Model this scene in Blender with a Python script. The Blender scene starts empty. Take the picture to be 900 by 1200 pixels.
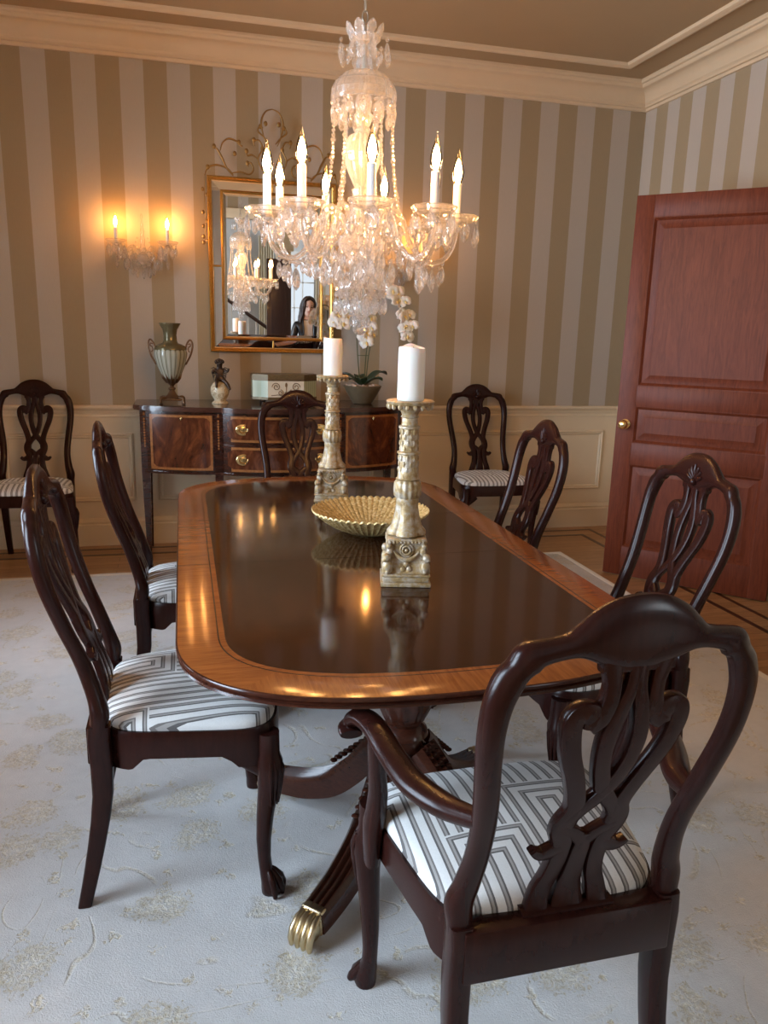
import bpy, bmesh, math, random
from mathutils import Vector, Matrix
PI = math.pi
R = random.Random(7)
C = bpy.context.scene.collection
S = bpy.context.scene

# ------------------------------------------------------------------ helpers
class MB:
    def __init__(s):
        s.v = []; s.f = []; s.m = []; s.mi = 0
    def add(s, vs, fs, mi=None):
        o = len(s.v); s.v += [tuple(p) for p in vs]
        for f in fs:
            s.f.append([i + o for i in f]); s.m.append(s.mi if mi is None else mi)
        return s
    def tf(s, M, start=0):
        for i in range(start, len(s.v)): s.v[i] = tuple(M @ Vector(s.v[i]))
        return s
    def merge(s, o, M=None, mi=None):
        vs = [tuple(M @ Vector(p)) for p in o.v] if M else o.v
        k = len(s.v); s.v += vs
        for f, m in zip(o.f, o.m):
            s.f.append([i + k for i in f]); s.m.append(m if mi is None else mi)
        return s
    def mesh(s, name, mats, angle=38, flip=True):
        me = bpy.data.meshes.new(name)
        me.from_pydata(s.v, [], s.f)
        if not isinstance(mats, (list, tuple)): mats = [mats]
        for m in mats: me.materials.append(m)
        me.polygons.foreach_set('material_index', s.m)
        me.polygons.foreach_set('use_smooth', [True] * len(s.f))
        if flip:
            bm = bmesh.new(); bm.from_mesh(me)
            bmesh.ops.recalc_face_normals(bm, faces=bm.faces)
            bm.to_mesh(me); bm.free()
        if angle is not None: me.set_sharp_from_angle(angle=math.radians(angle))
        me.update()
        return me
    def build(s, name, mats, parent=None, angle=38, loc=None):
        return link(name, s.mesh(name, mats, angle), parent, loc)

def link(name, me, parent=None, loc=None, M=None):
    o = bpy.data.objects.new(name, me); C.objects.link(o)
    if parent: o.parent = parent
    if M is not None: o.matrix_basis = M
    elif loc is not None: o.location = loc
    return o
def tag(o, label=None, cat=None, group=None, kind=None):
    if label: o['label'] = label
    if cat: o['category'] = cat
    if group: o['group'] = group
    if kind: o['kind'] = kind
    return o
def thing(name, label, cat, loc=(0, 0, 0), rz=0, group=None):
    o = bpy.data.objects.new(name, None); C.objects.link(o)
    o.empty_display_size = .05
    o.location = loc; o.rotation_euler = (0, 0, rz)
    return tag(o, label, cat, group)
def struct(name, mb, mats, angle=38, parent=None):
    o = mb.build(name, mats, parent, angle)
    if not parent: o['kind'] = 'structure'
    return o
def dup(root, loc, rz, label=None):
    r = root.copy(); C.objects.link(r); r.location = loc; r.rotation_euler = (0, 0, rz)
    if label: r['label'] = label
    for ch in list(root.children):
        c = ch.copy(); C.objects.link(c); c.parent = r
        for g in list(ch.children):
            d = g.copy(); C.objects.link(d); d.parent = c
    return r

def box(mb, a, b, r=0.0, seg=2):
    x0, y0, z0 = a; x1, y1, z1 = b
    if r <= 0:
        vs = [(x, y, z) for z in (z0, z1) for y in (y0, y1) for x in (x0, x1)]
        return mb.add(vs, [(0, 2, 3, 1), (4, 5, 7, 6), (0, 1, 5, 4), (2, 6, 7, 3), (0, 4, 6, 2), (1, 3, 7, 5)])
    bm = bmesh.new(); bmesh.ops.create_cube(bm, size=1)
    for v in bm.verts:
        v.co = Vector(((x0 + x1) / 2 + v.co.x * (x1 - x0), (y0 + y1) / 2 + v.co.y * (y1 - y0), (z0 + z1) / 2 + v.co.z * (z1 - z0)))
    bmesh.ops.bevel(bm, geom=list(bm.edges), offset=r, segments=seg, affect='EDGES', profile=.5)
    bm.verts.index_update()
    mb.add([v.co[:] for v in bm.verts], [[v.index for v in f.verts] for f in bm.faces]); bm.free()
    return mb
def rings(mb, rs, capa=True, capb=True, closed=False):
    n = len(rs[0]); vs = [p for r in rs for p in r]; fs = []
    m = len(rs)
    for i in range(m if closed else m - 1):
        a = i * n; b = ((i + 1) % m) * n
        for k in range(n):
            j = (k + 1) % n
            fs.append((a + k, a + j, b + j, b + k))
    if not closed:
        if capa: fs.append(list(range(n))[::-1])
        if capb: fs.append([(m - 1) * n + k for k in range(n)])
    return mb.add(vs, fs)
def lathe(mb, prof, n=24, c=(0, 0, 0), mod=None, capa=True, capb=True):
    rs = []
    for (r, z) in prof:
        ring = []
        for k in range(n):
            a = 2 * PI * k / n
            rr = max(r, 1e-5) * (mod(a, z, r) if mod else 1)
            ring.append((c[0] + rr * math.cos(a), c[1] + rr * math.sin(a), c[2] + z))
        rs.append(ring)
    return rings(mb, rs, capa, capb)
def cr(pts, n=6):
    """Catmull-Rom through tuples of any dimension"""
    out = []; m = len(pts)
    for i in range(m - 1):
        p0 = pts[max(i - 1, 0)]; p1 = pts[i]; p2 = pts[i + 1]; p3 = pts[min(i + 2, m - 1)]
        for k in range(n):
            t = k / n
            out.append(tuple(.5 * ((2 * b) + (-a + c) * t + (2 * a - 5 * b + 4 * c - d) * t * t + (-a + 3 * b - 3 * c + d) * t ** 3)
                             for a, b, c, d in zip(p0, p1, p2, p3)))
    out.append(tuple(pts[-1]))
    return out
def tube(mb, pts, rad, n=8, closed=False, sec=None, up=None):
    """sweep a round (or given 2D) section along 3D points"""
    P = [Vector(p[:3]) for p in pts]; m = len(P)
    if not hasattr(rad, '__len__'): rad = [rad] * m
    rs = []; N = None
    for i in range(m):
        if closed: T = P[(i + 1) % m] - P[i - 1]
        else: T = P[min(i + 1, m - 1)] - P[max(i - 1, 0)]
        if T.length < 1e-9: T = Vector((0, 0, 1))
        T.normalize()
        if up is not None:
            N = Vector(up) - T * T.dot(Vector(up)); N.normalize()
        elif N is None:
            a = Vector((0, 0, 1)) if abs(T.z) < .9 else Vector((1, 0, 0))
            N = (a - T * a.dot(T)).normalized()
        else:
            N = (N - T * N.dot(T)).normalized()
        B = T.cross(N)
        r = rad[i]
        if sec is None:
            rx, ry = (r if hasattr(r, '__len__') else (r, r))
            rs.append([tuple(P[i] + N * (rx * math.cos(2 * PI * k / n)) + B * (ry * math.sin(2 * PI * k / n))) for k in range(n)])
        else:
            rs.append([tuple(P[i] + N * (x * r) + B * (y * r)) for x, y in sec])
    return rings(mb, rs, closed=closed)
def ball(mb, c, r, n=12, m=8, squash=(1, 1, 1)):
    prof = [(math.sin(PI * i / m), -math.cos(PI * i / m)) for i in range(m + 1)]
    s = len(mb.v)
    rs = []
    for pr_, pz in prof:
        rs.append([(c[0] + r * squash[0] * max(pr_, 1e-4) * math.cos(2 * PI * k / n), c[1] + r * squash[1] * max(pr_, 1e-4) * math.sin(2 * PI * k / n), c[2] + r * squash[2] * pz) for k in range(n)])
    return rings(mb, rs)
def sgnp(x, e): return math.copysign(abs(x) ** e, x)
def prism(mb, outline, z0, z1):
    n = len(outline)
    vs = [(x, y, z0) for x, y in outline] + [(x, y, z1) for x, y in outline]
    fs = [list(range(n))[::-1], [n + i for i in range(n)]] + [(i, (i + 1) % n, n + (i + 1) % n, n + i) for i in range(n)]
    return mb.add(vs, fs)

# ------------------------------------------------------------------ materials
def newmat(name):
    m = bpy.data.materials.new(name); m.use_nodes = True
    nt = m.node_tree; nt.nodes.clear()
    return m, nt
def N(nt, t, **k):
    n = nt.nodes.new(t)
    for a, b in k.items():
        if a.startswith('i_'): n.inputs[a[2:].replace('_', ' ')].default_value = b
        else: setattr(n, a, b)
    return n
def L(nt, a, b): nt.links.new(a, b)
def math_(nt, op, a, b=None, c=None):
    n = nt.nodes.new('ShaderNodeMath'); n.operation = op
    for i, x in enumerate((a, b, c)):
        if x is None: continue
        if hasattr(x, 'links'): nt.links.new(x, n.inputs[i])
        else: n.inputs[i].default_value = x
    return n.outputs[0]
def ramp(nt, fac, stops, interp='LINEAR'):
    n = nt.nodes.new('ShaderNodeValToRGB'); n.color_ramp.interpolation = interp
    e = n.color_ramp.elements
    while len(e) < len(stops): e.new(.5)
    for el, (p, c) in zip(e, stops):
        el.position = p; el.color = (*c, 1)
    nt.links.new(fac, n.inputs[0]); return n.outputs[0]
def mixc(nt, fac, a, b, blend='MIX'):
    n = nt.nodes.new('ShaderNodeMix'); n.data_type = 'RGBA'; n.blend_type = blend
    for s, x in ((n.inputs[0], fac), (n.inputs[6], a), (n.inputs[7], b)):
        if hasattr(x, 'links'): nt.links.new(x, s)
        elif isinstance(x, (int, float)): s.default_value = x
        else: s.default_value = (*x, 1)
    return n.outputs[2]
def coords(nt, scale=(1, 1, 1), rot=(0, 0, 0)):
    tc = nt.nodes.new('ShaderNodeTexCoord'); mp = nt.nodes.new('ShaderNodeMapping')
    mp.inputs['Scale'].default_value = scale; mp.inputs['Rotation'].default_value = rot
    nt.links.new(tc.outputs['Object'], mp.inputs[0]); return mp.outputs[0]
def noise(nt, vec, scale, detail=4, rough=.5, dist=0):
    n = nt.nodes.new('ShaderNodeTexNoise')
    n.inputs['Scale'].default_value = scale; n.inputs['Detail'].default_value = detail
    n.inputs['Roughness'].default_value = rough; n.inputs['Distortion'].default_value = dist
    if vec is not None: nt.links.new(vec, n.inputs['Vector'])
    return n.outputs['Fac']
def bsdf(nt, col=None, rough=.5, metal=0, coat=0, spec=.5, bump=None, bstr=.1, bdist=.01, trans=0, ior=1.45, **kw):
    b = nt.nodes.new('ShaderNodeBsdfPrincipled'); o = nt.nodes.new('ShaderNodeOutputMaterial')
    if col is not None:
        if hasattr(col, 'links'): nt.links.new(col, b.inputs['Base Color'])
        else: b.inputs['Base Color'].default_value = (*col, 1)
    if hasattr(rough, 'links'): nt.links.new(rough, b.inputs['Roughness'])
    else: b.inputs['Roughness'].default_value = rough
    b.inputs['Metallic'].default_value = metal; b.inputs['Coat Weight'].default_value = coat
    b.inputs['Coat Roughness'].default_value = .06
    b.inputs['Specular IOR Level'].default_value = spec
    b.inputs['Transmission Weight'].default_value = trans; b.inputs['IOR'].default_value = ior
    for k, v in kw.items(): b.inputs[k.replace('_', ' ')].default_value = v
    if bump is not None:
        bp = nt.nodes.new('ShaderNodeBump'); bp.inputs['Strength'].default_value = bstr; bp.inputs['Distance'].default_value = bdist
        nt.links.new(bump, bp.inputs['Height']); nt.links.new(bp.outputs[0], b.inputs['Normal'])
    nt.links.new(b.outputs[0], o.inputs[0]); return b
def plain(name, col, rough=.5, metal=0, var=.08, vs=20, bstr=0, **k):
    m, nt = newmat(name); v = coords(nt)
    f = noise(nt, v, vs, 3)
    c = mixc(nt, f, tuple(max(0, x * (1 - var)) for x in col), tuple(min(1, x * (1 + var)) for x in col))
    bsdf(nt, c, rough, metal, bump=f if bstr else None, bstr=bstr, **k); return m
def wood(name, dark, light, scale=(1, 1, 1), rough=.2, coat=.5, grain=14, rot=(0, 0, 0), dist=1.5, bstr=.0, spec=.5):
    m, nt = newmat(name); v = coords(nt, scale, rot)
    f = noise(nt, v, grain, 6, .6, dist); g = noise(nt, v, grain * 5, 2, .6, .3)
    h = math_(nt, 'ADD', math_(nt, 'MULTIPLY', f, .75), math_(nt, 'MULTIPLY', g, .25))
    c = ramp(nt, h, [(.32, dark), (.68, light)])
    bsdf(nt, c, rough, coat=coat, spec=spec, bump=g if bstr else None, bstr=bstr, bdist=.002); return m

M = {}
M['chair'] = wood('mahogany_chair', (.017, .0046, .0034), (.029, .0076, .0054), (5, 5, 1), .25, .0, 7, spec=.30)
M['door'] = wood('mahogany_door', (.10, .022, .009), (.185, .045, .019), (5, 5, .55), .46, .0, 7, bstr=.03, spec=.3)
M['field'] = wood('mahogany_table_field', (.020, .0062, .0028), (.050, .0155, .006), (7, .8, 4), .085, .0, 5, spec=.42)
M['rim'] = wood('mahogany_table_edge', (.028, .008, .005), (.07, .02, .01), (3, 3, 10), .2, .0, 9)
M['band_s'] = wood('crossbanding_side', (.165, .047, .011), (.30, .10, .024), (.7, 10, 4), .15, .0, 7)
M['band_e'] = wood('crossbanding_end', (.165, .047, .011), (.30, .10, .024), (10, .7, 4), .15, .0, 7)
M['inlay_line'] = plain('dark_inlay_line', (.015, .006, .004), .2)
M['sb'] = wood('sideboard_mahogany', (.018, .006, .0035), (.062, .018, .0085), (1, 1, 5), .18, .5, 6)
M['sbtop'] = wood('sideboard_top', (.03, .012, .008), (.075, .028, .017), (1, 6, 6), .2, .5, 6)
def flame():
    m, nt = newmat('flame_mahogany'); v = coords(nt, (3, 1, 1.6), (0, .3, 0))
    n = noise(nt, v, 2.2, 7, .62, 3.5)
    c = ramp(nt, n, [(.3, (.028, .007, .003)), (.5, (.085, .022, .008)), (.7, (.19, .06, .02))])
    bsdf(nt, c, .16, coat=.6); return m
M['flame'] = flame()
M['satin'] = wood('satinwood_inlay', (.2, .075, .02), (.36, .15, .045), (3, 3, 3), .2, .4, 12)
M['brass'] = plain('polished_brass', (.88, .66, .30), .22, 1, .06, 40)
M['pawbrass'] = plain('worn_brass', (.66, .53, .32), .33, 1, .18, 50)
M['brassdark'] = plain('aged_brass', (.50, .34, .13), .32, 1, .2, 60)
M['bronze'] = plain('bronze', (.19, .115, .065), .35, .8, .3, 60, .1)
M['darkbronze'] = plain('dark_bronze', (.055, .036, .026), .35, .6, .3, 60, .1)
M['gilt'] = plain('gilded_frame', (.60, .34, .085), .3, .9, .18, 90, .15)
def antique():
    m, nt = newmat('antiqued_gilt'); v = coords(nt)
    f = noise(nt, v, 60, 5, .65); g = noise(nt, v, 14, 3)
    c = ramp(nt, f, [(.3, (.15, .095, .05)), (.45, (.40, .28, .14)), (.54, (.46, .40, .33)), (.7, (.66, .61, .54))])
    c = mixc(nt, math_(nt, 'MULTIPLY', g, .6), c, (.45, .28, .09))
    bsdf(nt, c, .42, .25, bump=f, bstr=.35, bdist=.004); return m
M['antique'] = antique()
def bowlmat():
    m, nt = newmat('hammered_gold_glass'); v = coords(nt)
    f = noise(nt, v, 130, 3, .6)
    c = ramp(nt, f, [(.33, (.46, .28, .085)), (.52, (.80, .56, .22)), (.68, (.97, .84, .52))])
    bsdf(nt, c, .34, .3, bump=f, bstr=.5, bdist=.004); return m
M['bowl'] = bowlmat()
def wax():
    m, nt = newmat('candle_wax'); v = coords(nt)
    c = mixc(nt, noise(nt, v, 9), (.86, .82, .74), (.92, .89, .83))
    bsdf(nt, c, .45, Subsurface_Weight=.25, Subsurface_Scale=.02); return m
M['wax'] = wax()
M['wick'] = plain('wick', (.02, .018, .015), .9)
M['sleeve'] = plain('candle_sleeve', (.82, .80, .78), .4)
def wallpaper(name, axis, phase, period):
    m, nt = newmat(name); tc = nt.nodes.new('ShaderNodeTexCoord'); sp = nt.nodes.new('ShaderNodeSeparateXYZ')
    L(nt, tc.outputs['Object'], sp.inputs[0])
    f = math_(nt, 'FRACT', math_(nt, 'DIVIDE', math_(nt, 'SUBTRACT', sp.outputs[axis], phase), period))
    st = math_(nt, 'GREATER_THAN', f, .5)
    n = noise(nt, coords(nt, (30, 30, 3)), 8, 3)
    a = mixc(nt, n, (.43, .378, .312), (.465, .412, .345)); b = mixc(nt, n, (.325, .25, .15), (.355, .28, .175))
    c = mixc(nt, st, a, b)
    bsdf(nt, c, .5, spec=.3, bump=noise(nt, coords(nt), 260, 2), bstr=.04, bdist=.002); return m
M['paper_x'] = wallpaper('striped_wallpaper_back', 0, 2.065, .2626)
M['paper_y'] = wallpaper('striped_wallpaper_side', 1, 5.15 - .2584 * 40 + .1292, .2584)
M['cream'] = plain('cream_woodwork', (.71, .58, .395), .4, 0, .04, 6)
M['crown'] = plain('cream_glazed_cornice', (.62, .485, .32), .45, 0, .07, 5)
M['ceil'] = plain('tan_ceiling_paint', (.37, .265, .15), .7, 0, .04, 3)
M['white'] = plain('white_paint', (.72, .71, .69), .5, 0, .03, 5)
M['foyer'] = plain('grey_foyer_paint', (.55, .55, .55), .6, 0, .03, 3)
def floor():
    m, nt = newmat('oak_strip_floor'); tc = nt.nodes.new('ShaderNodeTexCoord')
    br = nt.nodes.new('ShaderNodeTexBrick'); br.offset = .37
    L(nt, tc.outputs['Object'], br.inputs['Vector'])
    br.inputs['Scale'].default_value = 1; br.inputs['Brick Width'].default_value = 1.1; br.inputs['Row Height'].default_value = .07
    br.inputs['Mortar Size'].default_value = .0012; br.inputs['Mortar'].default_value = (.05, .025, .012, 1)
    br.inputs['Color1'].default_value = (.40, .205, .08, 1); br.inputs['Color2'].default_value = (.52, .29, .125, 1)
    n = noise(nt, coords(nt, (1.2, 14, 1)), 7, 5, .6, .8)
    c = mixc(nt, .8, br.outputs[0], ramp(nt, n, [(.3, (.55, .5, .45)), (.7, (1, 1, 1))]), 'MULTIPLY')
    bsdf(nt, c, .32, coat=.2, bump=n, bstr=.02); return m
M['floor'] = floor()
M['floor_line'] = wood('walnut_floor_border', (.035, .011, .005), (.07, .024, .010), (3, 3, 3), .3, .2, 9)
def rug():
    m, nt = newmat('sculpted_wool_rug'); v = coords(nt)
    wn = nt.nodes.new('ShaderNodeTexNoise'); wn.inputs['Scale'].default_value = 3.2; wn.inputs['Detail'].default_value = 3; L(nt, v, wn.inputs[0])
    vd = nt.nodes.new('ShaderNodeVectorMath'); vd.operation = 'MULTIPLY_ADD'; vd.inputs[1].default_value = (.22, .22, 0)
    L(nt, wn.outputs['Color'], vd.inputs[0]); L(nt, v, vd.inputs[2])
    # blossoms
    vo = nt.nodes.new('ShaderNodeTexVoronoi'); vo.inputs['Scale'].default_value = 3.6; vo.inputs['Randomness'].default_value = .8; vo.voronoi_dimensions = '2D'
    L(nt, vd.outputs[0], vo.inputs['Vector'])
    fine = noise(nt, v, 55, 3, .7, 1.5)
    bl = math_(nt, 'ADD', vo.outputs['Distance'], math_(nt, 'MULTIPLY', math_(nt, 'SUBTRACT', fine, .5), .55))
    blm = ramp(nt, bl, [(.02, (.3, .3, .3)), (.08, (.9, .9, .9)), (.16, (.5, .5, .5)), (.20, (1, 1, 1)), (.225, (0, 0, 0))])
    vo2 = nt.nodes.new('ShaderNodeTexVoronoi'); vo2.inputs['Scale'].default_value = 8.5; vo2.voronoi_dimensions = '2D'; L(nt, vd.outputs[0], vo2.inputs['Vector'])
    bl2 = ramp(nt, math_(nt, 'ADD', vo2.outputs['Distance'], math_(nt, 'MULTIPLY', math_(nt, 'SUBTRACT', noise(nt, v, 30, 3, .7, 2), .5), .9)), [(.06, (.9, .9, .9)), (.11, (0, 0, 0))])
    s = noise(nt, v, 1.7, 2, .5, .8)
    fr = math_(nt, 'ABSOLUTE', math_(nt, 'SUBTRACT', math_(nt, 'FRACT', math_(nt, 'MULTIPLY', s, 8)), .5))
    brk = noise(nt, v, 5, 2)
    vm = math_(nt, 'MULTIPLY', ramp(nt, fr, [(.0, (1, 1, 1)), (.02, (1, 1, 1)), (.05, (0, 0, 0))]), ramp(nt, brk, [(.46, (0, 0, 0)), (.56, (1, 1, 1))]))
    msk = math_(nt, 'MAXIMUM', math_(nt, 'MAXIMUM', blm, bl2), math_(nt, 'MULTIPLY', vm, .6))
    msk = math_(nt, 'MULTIPLY', msk, ramp(nt, noise(nt, v, 70, 3, .7), [(.36, (.15, .15, .15)), (.56, (1, 1, 1))]))
    pile = noise(nt, v, 320, 2, .7); cl = noise(nt, v, 26, 3)
    base = mixc(nt, cl, (.56, .56, .555), (.67, .665, .655))
    pat = ramp(nt, fine, [(.38, (.43, .36, .225)), (.52, (.62, .55, .40)), (.62, (.83, .79, .68))])
    c = mixc(nt, msk, base, pat)
    h = math_(nt, 'ADD', math_(nt, 'MULTIPLY', msk, -.9), math_(nt, 'MULTIPLY', pile, .5))
    bsdf(nt, c, .95, spec=.1, bump=h, bstr=.55, bdist=.007, Sheen_Weight=.2); return m
M['rug'] = rug()
M['binding'] = plain('rug_binding', (.72, .68, .60), .9, 0, .06, 120)
def fabric():
    """white upholstery with interlocking nested right-angled lines"""
    m, nt = newmat('labyrinth_upholstery'); tc = nt.nodes.new('ShaderNodeTexCoord'); sp = nt.nodes.new('ShaderNodeSeparateXYZ')
    L(nt, tc.outputs['Object'], sp.inputs[0])
    x, y = sp.outputs[0], sp.outputs[1]
    W, Hh = .312, .156
    row = math_(nt, 'FLOOR', math_(nt, 'DIVIDE', y, Hh))
    b = math_(nt, 'MULTIPLY', math_(nt, 'ABSOLUTE', math_(nt, 'SUBTRACT', math_(nt, 'FRACT', math_(nt, 'DIVIDE', y, Hh)), .5)), Hh)
    xs = math_(nt, 'ADD', x, math_(nt, 'MULTIPLY', row, W * .4))
    a = math_(nt, 'MULTIPLY', math_(nt, 'FRACT', math_(nt, 'DIVIDE', xs, W)), W)
    a2 = math_(nt, 'SUBTRACT', a, W - .078)
    d = math_(nt, 'MAXIMUM', b, a2)
    f = math_(nt, 'FRACT', math_(nt, 'DIVIDE', d, .026))
    wv = noise(nt, coords(nt), 300, 2)
    wh = mixc(nt, wv, (.67, .67, .66), (.80, .80, .79))
    c = ramp(nt, f, [(0, (.95, .95, .94)), (.40, (.07, .058, .055)), (.54, (.42, .40, .38)), (.70, (.16, .14, .13)), (.82, (.95, .95, .94))], 'CONSTANT')
    c = mixc(nt, .9, wh, c, 'MULTIPLY')
    bsdf(nt, c, .8, spec=.2, bump=wv, bstr=.15, bdist=.002, Sheen_Weight=.15); return m
M['fabric'] = fabric()
def glass(name, col=(1, 1, 1), ior=1.52, mixw=.0, rough=0.0, scat=.0):
    m, nt = newmat(name); g = nt.nodes.new('ShaderNodeBsdfGlass'); o = nt.nodes.new('ShaderNodeOutputMaterial')
    g.inputs['IOR'].default_value = ior; g.inputs['Roughness'].default_value = rough
    f = noise(nt, coords(nt), 9); L(nt, mixc(nt, f, col, tuple(min(1, c * 1.02) for c in col)), g.inputs[0])
    if mixw:
        t = nt.nodes.new('ShaderNodeBsdfTransparent'); mx = nt.nodes.new('ShaderNodeMixShader'); mx.inputs[0].default_value = mixw
        L(nt, g.outputs[0], mx.inputs[1]); L(nt, t.outputs[0], mx.inputs[2]); 
        d = nt.nodes.new('ShaderNodeBsdfDiffuse'); d.inputs[0].default_value = (.95, .93, .90, 1); tl = nt.nodes.new('ShaderNodeBsdfTranslucent'); tl.inputs[0].default_value = (.95, .93, .90, 1)
        m2 = nt.nodes.new('ShaderNodeMixShader'); m2.inputs[0].default_value = .5; L(nt, d.outputs[0], m2.inputs[1]); L(nt, tl.outputs[0], m2.inputs[2])
        m3 = nt.nodes.new('ShaderNodeMixShader'); m3.inputs[0].default_value = scat; L(nt, mx.outputs[0], m3.inputs[1]); L(nt, m2.outputs[0], m3.inputs[2]); L(nt, m3.outputs[0], o.inputs[0])
    else: L(nt, g.outputs[0], o.inputs[0])
    return m
M['crystal'] = glass('cut_crystal', (1, .99, .98), 1.48, .34, 0, .075)
M['crystal_core'] = glass('cut_crystal_body', (1, .99, .98), 1.48, .25, 0, .20)
def thinglass(name, tint=(1, 1, 1), refl=.08):
    m, nt = newmat(name); t = nt.nodes.new('ShaderNodeBsdfTransparent'); g = nt.nodes.new('ShaderNodeBsdfGlossy'); mx = nt.nodes.new('ShaderNodeMixShader'); o = nt.nodes.new('ShaderNodeOutputMaterial')
    t.inputs[0].default_value = (*tint, 1); g.inputs['Roughness'].default_value = .02
    fr = nt.nodes.new('ShaderNodeFresnel'); fr.inputs[0].default_value = 1.5
    L(nt, fr.outputs[0], mx.inputs[0]); L(nt, t.outputs[0], mx.inputs[1]); L(nt, g.outputs[0], mx.inputs[2]); L(nt, mx.outputs[0], o.inputs[0]); return m
M['bulbglass'] = thinglass('bulb_glass', (1, .93, .8)); M['pane'] = thinglass('window_glass', (.97, .98, 1))
def emit(name, col, s):
    m, nt = newmat(name); e = nt.nodes.new('ShaderNodeEmission'); o = nt.nodes.new('ShaderNodeOutputMaterial')
    bb = nt.nodes.new('ShaderNodeRGB'); bb.outputs[0].default_value = (*col, 1); L(nt, bb.outputs[0], e.inputs[0]); e.inputs[1].default_value = s
    L(nt, e.outputs[0], o.inputs[0]); return m
M['glow'] = emit('lit_bulb', (1, .50, .165), 520)
M['glow_s'] = emit('lit_sconce_bulb', (1, .43, .12), 370)
def mirrorm():
    m, nt = newmat('silvered_mirror'); n = noise(nt, coords(nt), 3)
    bsdf(nt, mixc(nt, n, (.86, .87, .86), (.89, .90, .89)), .0, 1); return m
M['mirror'] = mirrorm()
def vaseglass():
    m, nt = newmat('fluted_green_porcelain'); tc = nt.nodes.new('ShaderNodeTexCoord'); sp = nt.nodes.new('ShaderNodeSeparateXYZ'); L(nt, tc.outputs['Object'], sp.inputs[0])
    an = math_(nt, 'ARCTAN2', sp.outputs[1], sp.outputs[0])
    f = math_(nt, 'FRACT', math_(nt, 'MULTIPLY', an, 20 / (2 * PI)))
    c = ramp(nt, f, [(0, (.10, .085, .05)), (.16, (.29, .30, .23)), (.6, (.40, .41, .34)), (.9, (.29, .30, .23)), (1, (.10, .085, .05))])
    bsdf(nt, c, .18, coat=.5); return m
M['vase'] = vaseglass()
M['olive'] = plain('olive_glaze', (.13, .11, .055), .22, .3, .2, 30)
def jarm():
    m, nt = newmat('painted_cream_jar'); v = coords(nt); f = noise(nt, v, 38, 4, .6, 2)
    c = ramp(nt, f, [(.5, (.62, .54, .37)), (.6, (.35, .24, .12)), (.68, (.60, .50, .34))]); bsdf(nt, c, .3, coat=.3); return m
M['jar'] = jarm()
def boxgreen():
    m, nt = newmat('striped_green_panel'); tc = nt.nodes.new('ShaderNodeTexCoord'); sp = nt.nodes.new('ShaderNodeSeparateXYZ'); L(nt, tc.outputs['Object'], sp.inputs[0])
    f = math_(nt, 'FRACT', math_(nt, 'MULTIPLY', math_(nt, 'ADD', sp.outputs[0], sp.outputs[1]), 42))
    c = ramp(nt, f, [(0, (.33, .42, .31)), (.5, (.50, .56, .43)), (.8, (.30, .36, .24))]); bsdf(nt, c, .35); return m
M['boxgreen'] = boxgreen()
M['boxcream'] = plain('cream_panel', (.60, .55, .43), .45); M['boxdark'] = plain('gold_brown_band', (.12, .085, .04), .35, .3, .35, 80)
M['scroll'] = plain('painted_scroll', (.14, .09, .045), .5)
M['pot'] = plain('bronze_green_pot', (.21, .17, .105), .35, .5, .2, 25); M['moss'] = plain('pebbles', (.50, .38, .30), .9, 0, .3, 120, .5)
M['leaf'] = plain('orchid_leaf', (.022, .045, .02), .32, 0, .25, 10); M['stem'] = plain('orchid_stem', (.09, .10, .035), .5)
M['petal'] = plain('orchid_petal', (.86, .81, .74), .55, 0, .05, 30, Subsurface_Weight=.2); M['lip'] = plain('orchid_lip', (.72, .55, .22), .5)
M['skin'] = plain('skin', (.58, .36, .27), .5, 0, .05, 15, Subsurface_Weight=.1); M['hair'] = plain('dark_hair', (.035, .018, .012), .4, 0, .4, 90, .3)
M['jacket'] = plain('black_leather_jacket', (.016, .014, .014), .35, 0, .2, 40, .2); M['jeans'] = plain('dark_jeans', (.03, .035, .055), .8); M['shirt'] = plain('white_top', (.72, .68, .66), .8)
M['lips'] = plain('lips', (.45, .13, .12), .4); M['eye'] = plain('eye', (.03, .02, .015), .15); M['phone'] = plain('phone_case', (.75, .62, .60), .3); M['shoe'] = plain('shoe', (.02, .018, .018), .4)
M['wrought'] = plain('wrought_gold', (.33, .20, .07), .38, .8, .3, 60, .1)
M['dkwood'] = wood('espresso_door', (.03, .013, .010), (.05, .022, .016), (5, 5, .7), .4, .1, 7)
M['drape'] = plain('cream_drape', (.62, .55, .42), .85)
M['chainm'] = plain('silver_chain', (.55, .50, .42), .3, .9)
M['lens'] = plain('black_glass', (.01, .01, .012), .08)
M['iron'] = plain('hinge_brass', (.5, .36, .16), .3, 1)

# ------------------------------------------------------------------ room shell
XL, XR, YB, YF, ZC = -2.0, 3.10, 5.15, -.55, 3.035
T = .14
b = MB(); box(b, (XL - T, YB, 0), (XR + T, YB + T, ZC)); struct('wall_back', b, M['paper_x'])
DY0, DY1, DZ = 2.46, 3.41, 2.17
b = MB(); box(b, (XR, DY1, 0), (XR + T, YB, ZC)); box(b, (XR, DY0, DZ), (XR + T, DY1, ZC)); box(b, (XR, YF, 0), (XR + T, DY0, ZC)); struct('wall_right', b, M['paper_y'])
WIN = [(.30, 1.60), (2.55, 3.85)]; WZ0, WZ1 = .62, 2.45
b = MB()
ys = [YF] + [y for w in WIN for y in w] + [YB]
for i in range(0, len(ys), 2): box(b, (XL - T, ys[i], 0), (XL, ys[i + 1], ZC))
for y0, y1 in WIN: box(b, (XL - T, y0, 0), (XL, y1, WZ0)); box(b, (XL - T, y0, WZ1), (XL, y1, ZC))
struct('wall_left', b, M['paper_y'])
OX0, OX1, OZ = .15, 2.55, 2.55
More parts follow.
